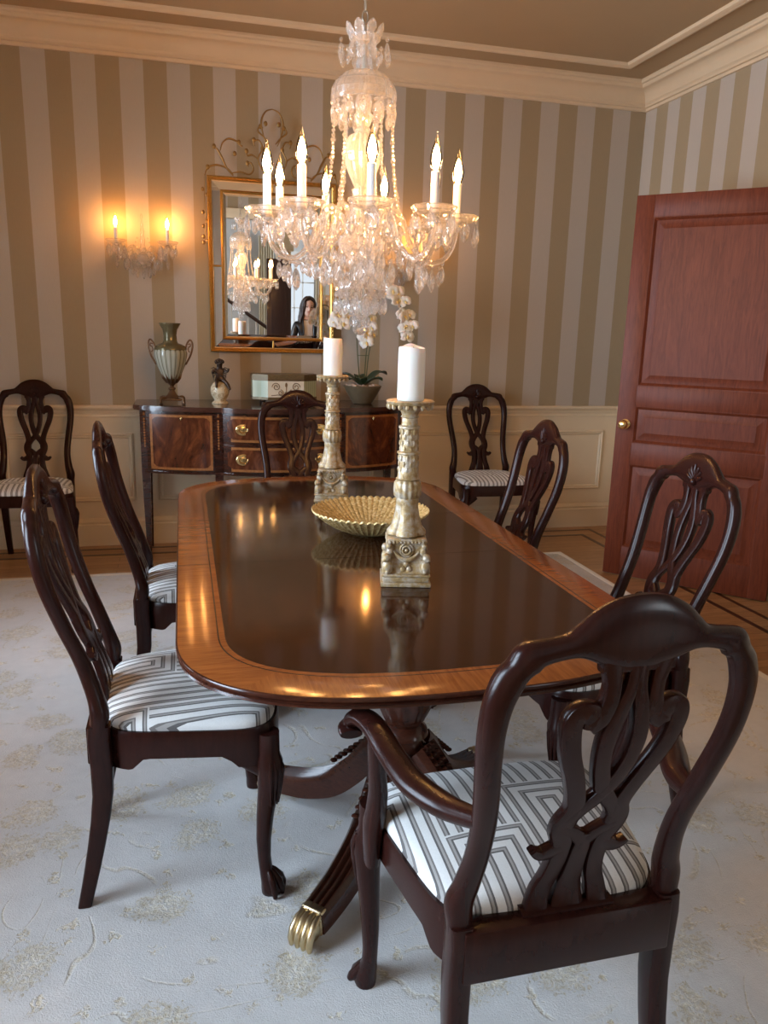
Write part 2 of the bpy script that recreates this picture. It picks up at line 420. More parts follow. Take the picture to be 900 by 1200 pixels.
b = MB(); box(b, (XL - T, YF - T, 0), (OX0, YF, ZC)); box(b, (OX0, YF - T, OZ), (OX1, YF, ZC)); box(b, (OX1, YF - T, 0), (XR + T, YF, ZC)); struct('wall_front', b, M['paper_x'])
b = MB(); box(b, (-4, -6.2, -.1), (4.9, YB + T, 0)); struct('floor', b, M['floor'])
b = MB(); box(b, (XL - T, YF - T, ZC), (XR + T, YB + T, ZC + .12)); struct('ceiling', b, M['ceil'])
def loop_profile(mb, prof, x0, y0, x1, y1):
    """mitred moulding around a rectangle; prof = (inset, z) closed outline"""
    rs = []
    for (sx, sy) in ((0, 0), (1, 0), (1, 1), (0, 1)):
        rs.append([((x0 + d) if not sx else (x1 - d), (y0 + d) if not sy else (y1 - d), z) for d, z in prof])
    return rings(mb, rs, closed=True)
zc = ZC
cp = [(0, 2.878), (.012, 2.880), (.016, 2.896), (.028, 2.899), (.030, 2.912), (.040, 2.922)]
cp += [(.044 + .068 * (1 - math.cos(t * PI / 12)), 2.930 + .060 * math.sin(t * PI / 12)) for t in range(1, 7)]
cp += [(.118, 2.996), (.122, 3.008), (.134, 3.012), (.139, 3.022), (.139, zc), (0, zc)]
b = MB(); loop_profile(b, cp, XL, YF, XR, YB); struct('trim_1', b, M['crown'], 25)
tp = [(.335, zc), (.335, zc - .012), (.345, zc - .02), (.36, zc - .022), (.372, zc - .016), (.38, zc - .022), (.392, zc - .016), (.395, zc)]
b = MB(); loop_profile(b, tp, XL, YF, XR, YB); struct('trim_2', b, M['crown'], 25)

railp = [(0, .818), (.010, .820), (.012, .832), (.007, .838), (.007, .848), (.014, .852), (.018, .868), (.032, .880), (.036, .890), (.034, .899), (0, .900)]
basep = [(0, 0), (.020, 0), (.020, .135), (.015, .142), (.017, .155), (.010, .168), (.004, .176), (0, .178)]
panp = [(.0, .0), (.004, .010), (.012, .014), (.018, .008), (.026, .010), (.032, .004), (.034, .0)]
def wainscot(n, segs, mp, panels):
    """segs = spans along the wall; mp(a, d, z) -> world"""
    b = MB()
    for a0, a1 in segs:
        rings(b, [[mp(a, d, z) for d, z in [(0, .0), (.006, 0), (.006, .895), (0, .895)]] for a in (a0, a1)])
        rings(b, [[mp(a, d, z) for d, z in railp] for a in (a0, a1)])
    for a0, a1 in panels:
        z0, z1 = .285, .725; rs = []
        for sa, sz in ((0, 0), (1, 0), (1, 1), (0, 1)):
            rs.append([mp((a0 + i) if not sa else (a1 - i), .006 + h, (z0 + i) if not sz else (z1 - i)) for i, h in panp])
        rings(b, rs, closed=True)
    struct('trim_%d' % n, b, M['cream'], 20)
def baseb(name, segs, mp):
    b = MB()
    for a0, a1 in segs: rings(b, [[mp(a, d + .006, z) for d, z in basep] for a in (a0, a1)])
    struct(name, b, M['cream'], 20)
mpb = lambda a, d, z: (a, YB - d, z)
mpr = lambda a, d, z: (XR - d, a, z)
mpl = lambda a, d, z: (XL + d, a, z)
mpf = lambda a, d, z: (a, YF + d, z)
wainscot(3, [(XL, XR)], mpb, [(-1.88, -1.22), (-1.08, -.315), (-.18, .47), (.61, 1.26), (1.44, 2.99)])
baseb('baseboard_back', [(XL, XR)], mpb)
wainscot(4, [(DY1 + .1, YB - .006), (YF, DY0 - .1)], mpr, [(3.72, 4.9), (-.4, .9), (1.05, 2.24)])
baseb('baseboard_right', [(DY1 + .1, YB - .026), (YF, DY0 - .1)], mpr)
lsegs = [(YF, .30 - .1), (1.60 + .1, 2.55 - .1), (3.85 + .1, YB - .006)]
wainscot(5, lsegs, mpl, [(1.82, 2.33), (4.07, 5.0)])
baseb('baseboard_left', lsegs, mpl)
wainscot(6, [(XL + .01, OX0 - .12), (OX1 + .12, XR - .01)], mpf, [(-1.85, -.9), (-.78, -.12)])
baseb('baseboard_front', [(XL + .03, OX0 - .12), (OX1 + .12, XR - .03)], mpf)
# casing of the openings
b = MB()
box(b, (XR - .022, DY1, 0), (XR, DY1 + .1, DZ + .1), .004); box(b, (XR - .022, DY0 - .1, 0), (XR, DY0, DZ + .1), .004); box(b, (XR - .022, DY0, DZ), (XR, DY1, DZ + .1), .004)
struct('trim_7', b, M['cream'])
b = MB()
box(b, (OX0 - .12, YF, 0), (OX0, YF + .025, OZ + .12), .005); box(b, (OX1, YF, 0), (OX1 + .12, YF + .025, OZ + .12), .005); box(b, (OX0, YF, OZ), (OX1, YF + .025, OZ + .12), .005)
struct('trim_8', b, M['cream'])
# passage beyond the door
b = MB(); box(b, (4.5, 1.2, 0), (4.6, 4.8, ZC)); box(b, (XR + T, 1.1, 0), (4.6, 1.2, ZC)); box(b, (XR + T, 4.7, 0), (4.6, 4.8, ZC)); box(b, (XR + T, 1.1, ZC), (4.6, 4.8, ZC + .1)); struct('wall_passage', b, M['foyer'])
# floor border lines
b = MB()
for d0, d1 in ((.235, .265), (.105, .13)):
    loop_profile(b, [(d0, .0), (d1, .0), (d1, .0015), (d0, .0015)], XL + .02, YF + .02, XR - .10, YB)
struct('floor_border', b, M['floor_line'])

# windows in the left wall
for i, (y0, y1) in enumerate(WIN):
    b = MB()
    for (a, c) in (((XL, y0 - .09, WZ0 - .09), (XL + .025, y0, WZ1 + .09)), ((XL, y1, WZ0 - .09), (XL + .025, y1 + .09, WZ1 + .09)), ((XL, y0, WZ1), (XL + .025, y1, WZ1 + .09)), ((XL, y0, WZ0 - .09), (XL + .03, y1, WZ0))):
        box(b, a, c, .004)
    box(b, (XL, y0 - .11, WZ0 - .02), (XL + .05, y1 + .11, WZ0 + .005), .004)
    w = struct('window_%d' % (i + 1), b, M['cream'])
    f = MB(); x0, x1 = XL - .09, XL - .05
    for (ya, yb, za, zb) in ((y0, y0 + .05, WZ0, WZ1), (y1 - .05, y1, WZ0, WZ1), (y0, y1, WZ0, WZ0 + .06), (y0, y1, WZ1 - .05, WZ1), (y0, y1, 1.51, 1.56)):
        box(f, (x0, ya, za), (x1, yb, zb), .003)
    for k in (1, 2): box(f, (x0 + .01, y0 + (y1 - y0) * k / 3 - .009, WZ0), (x1 - .01, y0 + (y1 - y0) * k / 3 + .009, WZ1))
    for z in (1.07, 2.0): box(f, (x0 + .01, y0, z), (x1 - .01, y1, z + .018))
    f.build('sash', M['cream'], w)
    g = MB(); box(g, (x0 + .018, y0 + .04, WZ0 + .04), (x0 + .022, y1 - .04, WZ1 - .04)); g.build('glass', M['pane'], w)

# ------------------------------------------------------------------ foyer (seen in the mirror)
b = MB(); box(b, (-4, -6.3, 0), (4.9, -6.2, 3.2)); box(b, (-4.1, -6.3, 0), (-4, YF - T, 3.2)); box(b, (4.8, -6.3, 0), (4.9, YF - T, 3.2)); 
box(b, (-4.1, YF - T - .02, 0), (XL - T, YF - T, 3.2)); box(b, (XR + T, YF - T - .02, 0), (4.9, YF - T, 3.2)); struct('wall_foyer', b, M['foyer'])
b = MB(); box(b, (-4.1, -6.3, 3.2), (4.9, YF - T, 3.3)); struct('ceiling_foyer', b, M['white'])
# staircase climbing towards -x along the far side
st = thing('staircase', 'foyer staircase with dark treads, handrail and white risers, seen in the mirror', 'staircase', (0, 0, 0)); st['kind'] = 'structure'
b = MB(); tr = MB(); bal = MB(); hr = []
for k in range(14):
    x1 = 1.55 - k * .27; z = (k + 1) * .18
    box(b, (x1 - .27, -4.4, 0), (x1, -3.2, z - .03)); box(tr, (x1 - .27, -4.42, z - .03), (x1 + .03, -3.17, z), .005)
    for q in (.07, .2):
        bq = MB(); tube(bq, [(x1 - q, -3.24, z), (x1 - q, -3.24, z + .88)], .012, 6); bq.build('baluster', M['white'], st)
    tr.build('tread', M['dkwood'], st); tr = MB()
    hr.append((x1 - .135, -3.24, z + .90))
b.build('risers', M['white'], st); 
h = MB(); tube(h, hr, (.03), 8); h.build('handrail', M['dkwood'], st)
h = MB(); box(h, (1.58, -3.30, 0), (1.68, -3.19, 1.15), .006); box(h, (1.57, -3.31, 1.15), (1.69, -3.18, 1.19), .008); h.build('newel_post', M['dkwood'], st)
# mahogany door leaf folded back beside the opening
b = MB(); box(b, (1.16, -1.06, .01), (1.50, -1.015, 2.10), .004)
box(b, (1.22, -1.016, .15), (1.44, -1.008, .85), .004); box(b, (1.22, -1.016, 1.1), (1.44, -1.008, 1.98), .004)
d2 = struct('door_2', b, M['dkwood'])
# cream pillar with an arched window and drapes to the right in the mirror
b = MB()
W0, W1 = 1.75, 2.75
def arch(x0, x1, z0, zs, n=12):
    cx = (x0 + x1) / 2; r = (x1 - x0) / 2
    return [(x0, z0), (x1, z0)] + [(cx + r * math.cos(PI * k / n), zs + r * math.sin(PI * k / n)) for k in range(n + 1)]
def archring(mb, o, i, y0, y1):
    rs = []
    for pts, y in ((o, y0), (o, y1), (i, y1), (i, y0)): rs.append([(x, y, z) for x, z in pts])
    n = len(o); vs = [p for r in rs for p in r]; fs = []
    for q in range(4):
        a = q * n; c = ((q + 1) % 4) * n
        for k in range(n):
            j = (k + 1) % n; fs.append((a + k, a + j, c + j, c + k))
    mb.add(vs, fs)
archring(b, arch(W0, W1, .3, 2.0), arch(W0 + .1, W1 - .1, .4, 2.0), -6.2, -6.14)
for x in (2.08, 2.25, 2.42): box(b, (x - .012, -6.19, .4), (x + .012, -6.16, 2.3))
for z in (.9, 1.4, 1.9): box(b, (W0 + .1, -6.19, z - .012), (W1 - .1, -6.16, z + .012))
wi = struct('window_3', b, M['white'])
b = MB(); o = arch(W0 + .1, W1 - .1, .4, 2.0)
n_ = len(o); b.add([(x, -6.195, z) for x, z in o], [list(range(n_))]); g_ = b.build('glass', emit('daylit_glass', (.82, .9, 1), .9), wi)
for s_, xa in ((0, 1.55), (1, 2.62)):
    pass
for x0, dl in ((1.52, 'left'), (2.66, 'right')):
    dr = MB()
    pts = [(x0 + .3 * k / 24, -6.05 + .03 * math.sin(k * 1.7)) for k in range(25)]
    out = pts + [(x, y - .012) for x, y in reversed(pts)]
    prism(dr, out, .05, 2.75)
    tag(dr.build('drape', M['drape']), {'left': 'cream drape beside the arched foyer window, on the staircase side', 'right': 'cream drape beside the arched foyer window, on the side away from the stairs'}[dl], 'curtain', 'foyer drapes')
b = MB(); box(b, (1.50, -2.9, 0), (1.72, -2.7, 3.2), .01); box(b, (1.46, -2.94, 0), (1.76, -2.66, .2), .01); box(b, (1.46, -2.94, 2.3), (1.76, -2.66, 2.4), .01); struct('trim_9', b, M['cream'])

# ------------------------------------------------------------------ rug
b = MB(); box(b, (-1.35, .12, 0.0016), (2.35, 4.45, .014), .005)
rg = b.build('area_rug', M['rug']); tag(rg, 'large pale grey wool rug with sculpted beige vines and blossoms under the table', 'rug')
b = MB(); loop_profile(b, [(-.014, .0016), (.022, .0016), (.022, .0148), (.015, .018), (-.006, .018), (-.014, .010)], -1.35, .12, 2.35, 4.45); b.build('binding', M['binding'], rg)
RZ = .0145

# ------------------------------------------------------------------ chairs
PZ = [(0, -.232), (.10, -.209), (.23, -.184), (.33, -.173), (.44, -.177), (.50, -.172), (.54, -.178), (.63, -.204), (.72, -.2365), (.82, -.2665), (.92, -.284), (1.0, -.289), (1.07, -.292)]
PZs = cr([(a, c) for a, c in PZ], 8)
def xb(z):
    for (a, x0), (c, x1) in zip(PZs, PZs[1:]):
        if z <= c: return x0 + (x1 - x0) * (z - a) / max(c - a, 1e-9)
    return PZs[-1][1]
def backmap(u, z, w, bow=.016):
    t = max(0, min(1, (z - .5) / .4))
    return (xb(z) + w - bow * t * (1 - min(1, (u / .2) ** 2)), u, z)
def strap(mb, pts, ht, n=12, steps=6, ex=2.6, sx=1.0, woff=0, hts=None):
    P = cr(pts, steps); rs = []; m = len(P)
    for i in range(m):
        a = P[max(i - 1, 0)]; c = P[min(i + 1, m - 1)]
        tx, tz = c[0] - a[0], c[1] - a[1]; l = math.hypot(tx, tz) or 1; nx, nz = -tz / l, tx / l
        u, z, hw = P[i][:3]; h = P[i][3] if len(P[i]) > 3 else ht
        ring = []
        for k in range(n):
            th = 2 * PI * k / n + PI / n
            e = 2 / ex; A = sgnp(math.cos(th), e); B = sgnp(math.sin(th), e)
            ring.append(backmap((u + nx * hw * A) * sx, z + nz * hw * A, h * B + woff))
        rs.append(ring)
    rings(mb, rs)
FR = [(.190, .43, .019, .019), (.191, .475, .022, .021), (.192, .505, .024, .022), (.184, .54, .0215, .020), (.177, .60, .019, .019), (.178, .66, .019, .018), (.186, .73, .019, .018), (.196, .80, .019, .018), (.2, .855, .0195, .018),
      (.197, .902, .021, .018), (.186, .938, .022, .018), (.173, .957, .0195, .018), (.161, .971, .0235, .018), (.145, .979, .0185, .017), (.122, .984, .0165, .016), (.102, .988, .018, .016), (.084, .993, .027, .016), (.060, .998, .042, .016), (.03, 1.001, .053, .016), (0, 1.001, .0565, .016)]
FULL = [(-a, z, h, t) for a, z, h, t in FR[:-1]][::1]
FULL = [(-a, z, h, t) for a, z, h, t in FR] + [(a, z, h, t) for a, z, h, t in reversed(FR[:-1])]
SP_A = [(.054, .858, .013), (.052, .872, .016), (.058, .884, .0175), (.069, .887, .0165), (.079, .876, .0155), (.080, .852, .0155), (.071, .810, .0150), (.054, .764, .0145), (.041, .722, .0145), (.037, .695, .016), (.042, .668, .0195), (.042, .645, .019), (.035, .618, .0165), (.033, .58, .0155), (.038, .54, .0155), (.048, .505, .017), (.056, .462, .021)]
SP_B = [(.040, .968, .017), (.033, .932, .0115), (.034, .900, .0125), (.043, .872, .0145), (.056, .860, .014)]
SP_C = [(.003, .968, .012), (.006, .925, .0105), (.015, .888, .0120), (.0235, .842, .0130), (.021, .795, .0125), (.008, .748, .0135), (-.008, .718, .0135), (-.025, .694, .0125), (-.040, .668, .014)]
SP_V = [(.044, .652, .013), (.022, .637, .013), (.004, .618, .013), (0, .60, .012)]
SP_D = [(0, .634, .013), (0, .60, .0155), (0, .55, .018), (0, .50, .024), (0, .462, .033)]
SP_S = [(.034, .606, .016), (.052, .596, .014), (.066, .594, .0105), (.079, .604, .006)]
SP_N = [(-.052, .962, .016), (.052, .962, .016)]
SP_F = [(-.084, .460, .018), (.084, .460, .018)]
def mirror2(p): return [(-q[0],) + tuple(q[1:]) for q in p]
def loft_xy(mb, st, n=14, ex=2.2):
    rs = []
    for (x, y, z, rx, ry) in st:
        rs.append([(x + rx * sgnp(math.cos(2 * PI * k / n), 2 / ex), y + ry * sgnp(math.sin(2 * PI * k / n), 2 / ex), z) for k in range(n)])
    rings(mb, rs)
def seat_outline(n=48, grow=0.0, wf=.252, wr=.205):
    """rounded trapezoid, front slightly bowed"""
    out = []
    for k in range(n):
        t = 2 * PI * k / n
        u = sgnp(math.cos(t), 2 / 5); v = sgnp(math.sin(t), 2 / 5)
        w = (wr + (wf - wr) * (u + 1) / 2) + grow
        x = .030 + u * (.210 + grow) + (.012 * (1 - v * v) if u > 0 else 0)
        out.append((x, v * w))
    return out
def make_chair(name, label, cat, arm=False, sx=1.0, shell=True, slipper=False, fx=1.0):
    t = thing(name, label, cat)
    wf, wr = .268 * fx, .205 * sx
    # upholstered drop-in seat
    b = MB(); rs = []
    for g, z in ((-.010, .450), (-.008, .466), (-.012, .476), (-.024, .484), (-.045, .491), (-.08, .499), (-.12, .504), (-.17, .507)):
        rs.append([(x, y, z) for x, y in seat_outline(64, g, wf, wr)])
    rings(b, rs); b.build('seat', M['fabric'], t, 60)
    # seat frame: outer rails with shaped lower edge
    b = MB(); n = 96
    o = seat_outline(n, .0, wf, wr); i_ = seat_outline(n, -.022, wf, wr)
    def lowz(x, y):
        if y > 0: y = -y
        z = .392
        for cx, cy in ((.20, -wf + .02), (-.16, -wr + .02)):
            d = math.hypot(x - cx, y - cy)
            if d < .09: z -= .03 * max(0, min(1, (.09 - d) / .03))
        return max(z, .362)
    rs = [[(x, y, lowz(x, y)) for x, y in i_], [(x, y, lowz(x, y)) for x, y in o], [(x * 1.0, y, .445) for x, y in o], [(.030 + (x - .030) * .985, y * .985, .458) for x, y in o], [(x, y, .458) for x, y in i_]]
    rings(b, rs, closed=True)
    box(b, (-.205, -.19 * sx, .375), (-.165, .19 * sx, .470), .004)
    b.build('seat_frame', M['chair'], t, 30)
    # back
    b = MB(); strap(b, FULL, .018, 16, 5, 2.3, sx); bf = b.build('back_frame', M['chair'], t, 50)
    if shell:
        s = MB()
        for k in range(-3, 4):
            a = k * .36; r0, r1 = .012, .052 - .004 * abs(k)
            P = [(.0 + math.sin(a) * r, .972 + math.cos(a) * r) for r in (r0, (r0 + r1) / 2, r1)]
            tube(s, [backmap(u * sx, z, .0155) for u, z in P], [.003, .0075, .004], 8)
        ball(s, backmap(0, .972, .016), .011, 10, 6)
        s.build('carved_shell', M['chair'], bf, 60)
    b = MB()
    for P in (SP_A, SP_B, SP_C, SP_V, SP_S):
        strap(b, P, .0105, 12, 5, 5.0, sx * 1.06); strap(b, mirror2(P), .0105, 12, 5, 5.0, sx * 1.06)
    for P in (SP_D, SP_N): strap(b, P, .0103, 12, 5, 5.0, sx * 1.06)
    strap(b, SP_F, .016, 10, 3, 3.5, sx)
    b.build('splat', M['chair'], t, 40)
    # legs
    for s in (-1, 1):
        y0 = s * (wf - .034)
        b = MB()
        loft_xy(b, [(.200, y0, .44, .026, .026), (.200, y0, .385, .027, .027), (.202, y0 + s * .004, .365, .032, .032), (.203, y0 + s * .008, .335, .031, .031), (.198, y0 + s * .007, .29, .026, .026), (.190, y0 + s * .004, .22, .0215, .0215), (.186, y0 + s * .001, .15, .0185, .0185),
                    (.187, y0, .10, .0165, .0165), (.190, y0, .07, .0165, .0165), (.196, y0 + s * .002, .045, .020, .020), (.204, y0 + s * .005, .028, .026, .024), (.207, y0 + s * .006, .012, .029, .026), (.205, y0 + s * .005, .0, .026, .023)], 16)
        # scrolled knee brackets
        for (dx, dy) in ((-1, 0), (0, -s)):
            P = [(.196 + dx * q, y0 + dy * q, z) for q, z in ((.0, .335), (.03, .352), (.055, .366), (.075, .375))]
            tube(b, P, [(.022, .019), (.018, .017), (.014, .015), (.007, .013)], 10)
        b.tf(Matrix.Translation((.012, 0, 0)))
        lg = b.build('leg', M['chair'], t, 60)
        c = MB()
        if slipper:
            for k in (-1, 0, 1):
                a = s * .7 + k * .5
                tube(c, [(.195 + math.cos(a) * r, y0 + math.sin(a) * r, z) for r, z in ((.004, .062), (.018, .04), (.034, .018), (.042, .008))], [.007, .011, .012, .007], 8)
            c.tf(Matrix.Translation((.012, 0, 0))); c.build('foot', M['chair'], lg, 60)
        else:
            for k in (-1, 0, 1):
                a = s * .55 + k * .62
                tube(c, [(.192 + math.cos(a) * r, y0 + math.sin(a) * r, z) for r, z in ((.006, .068), (.020, .055), (.034, .038), (.042, .018), (.044, .003))], [.006, .0085, .0095, .0085, .005], 8)
            c.tf(Matrix.Translation((.012, 0, 0))); c.build('claw_foot', M['chair'], lg, 60)
        k_ = MB()
        for q in (-.8, -.4, 0, .4, .8):
            a = s * .75 + q
            tube(k_, [(.200 + math.cos(a) * r, y0 + s * .006 + math.sin(a) * r, z) for r, z in ((.026, .372), (.0325, .345), (.0285, .30), (.023, .255))], [.003, .006, .005, .002], 6)
        k_.tf(Matrix.Translation((.012, 0, 0))); k_.build('knee_carving', M['chair'], lg, 60)
    for s in (-1, 1):
        b = MB()
        st = []
        for z in (.0, .05, .10, .16, .23, .30, .37, .44, .475):
            st.append((xb(z), s * (.190 * sx), z, .0165 + .009 * min(1, z / .35), .0155 + .005 * min(1, z / .35)))
        loft_xy(b, st, 16, 4.5); b.build('leg', M['chair'], t, 50)
    if arm:
        for s in (-1, 1):
            b = MB()
            P = [(-.224, s * .176, .686), (-.15, s * .206, .664), (-.08, s * .240, .666), (-.02, s * .259, .682), (.05, s * .272, .697), (.095, s * .284, .697), (.122, s * .296, .684), (.124, s * .302, .664), (.108, s * .303, .658)]
            r = [(.015, .017), (.019, .023), (.019, .026), (.0175, .025), (.017, .024), (.016, .024), (.015, .024), (.013, .024), (.010, .021)]
            PP = cr([p + q for p, q in zip(P, r)], 6)
            tube(b, [p[:3] for p in PP], [p[3:] for p in PP], 14, up=(0, 0, 1))
            ar = b.build('arm', M['chair'], t, 60)
            c = MB()
            loft_xy(c, [(.070, s * .266, .690, .017, .012), (.075, s * .265, .65, .019, .014), (.085, s * .259, .60, .020, .016), (.098, s * .252, .54, .021, .018), (.108, s * .2525, .49, .024, .0195), (.110, s * .256, .465, .027, .020), (.110, s * .259, .42, .027, .016), (.110, s * .259, .38, .022, .013)], 14, 2.6)
            c.build('arm_support', M['chair'], ar, 60)
    return t
G = 'matching chairs around the dining table'
ch = make_chair('dining_chair', 'dark mahogany side chair at table left, nearest the camera, on the grey rug', 'chair')
ch['group'] = 'mahogany side chairs with pierced splats'
ch.location = (-.04, 1.945, RZ)
dup(ch, (.016, 2.825, RZ), 0, 'dark mahogany side chair at the left of the table, farther one toward the sideboard')
dup(ch, (1.165, 1.965, RZ), PI, 'dark mahogany side chair at the right of the table, in front of the open door')
dup(ch, (1.09, 2.825, RZ), PI, 'dark mahogany side chair at the right of the table, farther one before the cream panelling')
dup(ch, (.598, 3.93, RZ), -PI / 2, 'dark mahogany side chair at the far table end before the sideboard drawers')
dup(ch, (-.870, 4.79, .0005), -PI / 2, 'dark mahogany side chair against the wall left of the sideboard, below the striped paper')
dup(ch, (1.94, 4.74, .0005), -PI / 2, 'dark mahogany side chair against the cream panelling right of the sideboard')
ac = make_chair('armchair', 'dark mahogany armchair with scrolled arms at the near table end, seen from behind', 'armchair', True, .97, False, True, 1.0)
ac.location = (.583, 1.165, RZ); ac.rotation_euler = (0, 0, PI / 2)

# ------------------------------------------------------------------ dining table
TZ = .762; TX, TY = .50, 2.29; HW, HL = .533, 1.066
tb = thing('dining_table', 'long double-pedestal mahogany dining table with banded rounded top in the room centre', 'table', (TX, TY, 0))
def outline(d, n=160, cl=.36, ex=2.6):
    """rounded ended table outline inset by d"""
    out = []; s = HL - cl
    w = HW - d; c = cl - d
    for k in range(n):
        t = 2 * PI * k / n + PI / n
        x = w * sgnp(math.cos(t), 2 / ex); yy = sgnp(math.sin(t), 2 / ex)
        y = c * yy + (s if math.sin(t) > 0 else -s)
        out.append((x, y))
    return out
b = MB()
oo = [outline(.0), outline(.0), outline(.006), outline(.001), outline(.006), outline(.003), outline(.010), outline(.020)]
zz = [-.004, -.008, -.011, -.014, -.018, -.022, -.026, -.030]
n = 160
top = [(outline(.004), 0), (outline(.0), -.003)]
rs = [[(x, y, TZ + z) for x, y in outline(.10)], [(x, y, TZ - .030) for x, y in outline(.020)]]
rs = []
for o_, z in [(outline(.18), -.030)] + list(zip(oo, zz))[::-1]: rs.append([(x, y, TZ + z) for x, y in o_])
rings(b, rs, True, False)
for f in range(len(b.m)): b.m[f] = 0
def ringfaces(mb, oa, ob, z, mi):
    n = len(oa); k0 = len(mb.v)
    mb.v += [(x, y, z) for x, y in oa] + [(x, y, z) for x, y in ob]
    for k in range(n):
        j = (k + 1) % n
        x, y = oa[k]
        m_ = mi(x, y) if callable(mi) else mi
        mb.f.append([k0 + k, k0 + j, k0 + n + j, k0 + n + k]); mb.m.append(m_)
# top face zones (flush)
k0 = len(b.v)
rings(b, [[(x, y, TZ - .004) for x, y in outline(0)], [(x, y, TZ - .0012) for x, y in outline(.0012)], [(x, y, TZ) for x, y in outline(.004)]], False, False)
bandm = lambda x, y: 2 if abs(y) > HL - .36 + .25 and abs(x) < .42 else 1
ringfaces(b, outline(.004), outline(.086), TZ, bandm)
ringfaces(b, outline(.086), outline(.089), TZ, 3)
ringfaces(b, outline(.089), outline(.101), TZ, bandm)
ringfaces(b, outline(.101), outline(.1035), TZ, 3)
o_ = outline(.1035); b.add([(x, y, TZ) for x, y in o_], [list(range(n))], 4)
# merge coincident seams so the slab is one closed body
me = b.mesh('tabletop', [M['rim'], M['band_s'], M['band_e'], M['inlay_line'], M['field']], None, False)
bm = bmesh.new(); bm.from_mesh(me); bmesh.ops.remove_doubles(bm, verts=bm.verts, dist=1e-5); bmesh.ops.recalc_face_normals(bm, faces=bm.faces); bm.to_mesh(me); bm.free()
me.set_sharp_from_angle(angle=math.radians(35))
link('tabletop', me, tb)
b = MB()
for yy in (2.10, 2.60): box(b, (-HW + .002, yy - TY - .0008, TZ - .002), (HW - .002, yy - TY + .0008, TZ + .00025))
b.build('leaf_seam', M['inlay_line'], tb)
b = MB(); rings(b, [[(x, y, z) for x, y in outline(.13)] for z in (TZ - .0305, TZ - .07)]); b.build('apron', M['rim'], tb)
PX = .048
def saber(mb, ang, cx, cy):
    P = cr([(.045, .300), (.085, .262), (.14, .195), (.21, .130), (.30, .088), (.38, .070), (.43, .064)], 5)
    pts = [(cx + r * math.cos(ang), cy + r * math.sin(ang), z) for r, z in P]
    sec = [(-.5, -.62), (.30, -.62)] + [(.5 + .10 * math.sin(q * PI / 2) ** 2 if q % 2 else .42, -.58 + 1.16 * q / 8) for q in range(0, 9)] + [(.30, .62), (-.5, .62)]
    rad = [.075 - .022 * i / (len(P) - 1) for i in range(len(P))]
    tube(mb, pts, rad, sec=sec, up=(0, 0, 1))
for cy in (1.835 - TY, 2.98 - TY):
    b = MB()
    prof = [(.13, TZ - .07), (.13, TZ - .09), (.07, TZ - .10), (.048, .64), (.050, .625), (.060, .615), (.052, .60), (.056, .585), (.074, .54), (.082, .49), (.076, .44), (.058, .395), (.045, .375), (.062, .360), (.066, .345), (.052, .335), (.056, .32), (.075, .29), (.078, .25), (.066, .215), (.045, .20), (.02, .18), (.001, .175)]
    lathe(b, prof, 48, (PX, cy, 0), lambda a, z, r: (1 + .06 * math.cos(a * 12 + 9 * z) + .02 * math.cos(a * 36)) if (.39 < z < .59 or .2 < z < .31) else 1)
    col = b.build('pedestal_column', M['rim'], tb, 45)
    for k in range(4):
        a = math.radians((40, 136, 226, 314)[k])
        b = MB(); saber(b, a, PX, cy); lg = b.build('leg', M['rim'], tb, 30)
        b = MB()
        for q in range(9):       # carved leaf along the knee
            r = .075 + .017 * q; z = .30 - .0137 * q * 1.02
            for off in (-.02, 0, .02):
                ball(b, (PX + r * math.cos(a) - off * math.sin(a), cy + r * math.sin(a) + off * math.cos(a), z + .024 - .0012 * q), .0085, 8, 6, (1.3, 1.3, .55))
        b.build('leaf_carving', M['rim'], lg, 60)
        b = MB(); cx, sy_ = math.cos(a), math.sin(a)
        Mx = Matrix.Translation((PX, cy, 0)) @ Matrix.Rotation(a, 4, 'Z') @ Matrix.Translation((.022, 0, 0))
        s0 = len(b.v)
        box(b, (.385, -.036, .032), (.412, .036, .104), .006)
        ball(b, (.418, 0, .052), .034, 12, 8, (1, 1.02, 1.15))
        for q in (-1.5, -.5, .5, 1.5):
            y = q * .018
            tube(b, [(.405, y, .092), (.432, y * 1.08, .086), (.452, y * 1.15, .066), (.460, y * 1.15, .042), (.458, y * 1.15, .022)], [.007, .0105, .0115, .011, .007], 8)
        b.tf(Mx @ Matrix.Translation((.40, 0, .035)) @ Matrix.Diagonal((.9, .80, .9, 1)) @ Matrix.Translation((-.40, 0, -.035)), s0)
        b.build('brass_paw', M['pawbrass'], lg, 60)
        b = MB(); s0 = len(b.v)
        rings(b, [[(.425 + .016 * math.cos(2 * PI * k2 / 16), y, .0165 + .016 * math.sin(2 * PI * k2 / 16)) for k2 in range(16)] for y in (-.013, .013)])
        b.tf(Mx, s0); b.tf(Matrix.Translation((0, 0, RZ - .0005))); b.build('caster', M['brassdark'], lg)

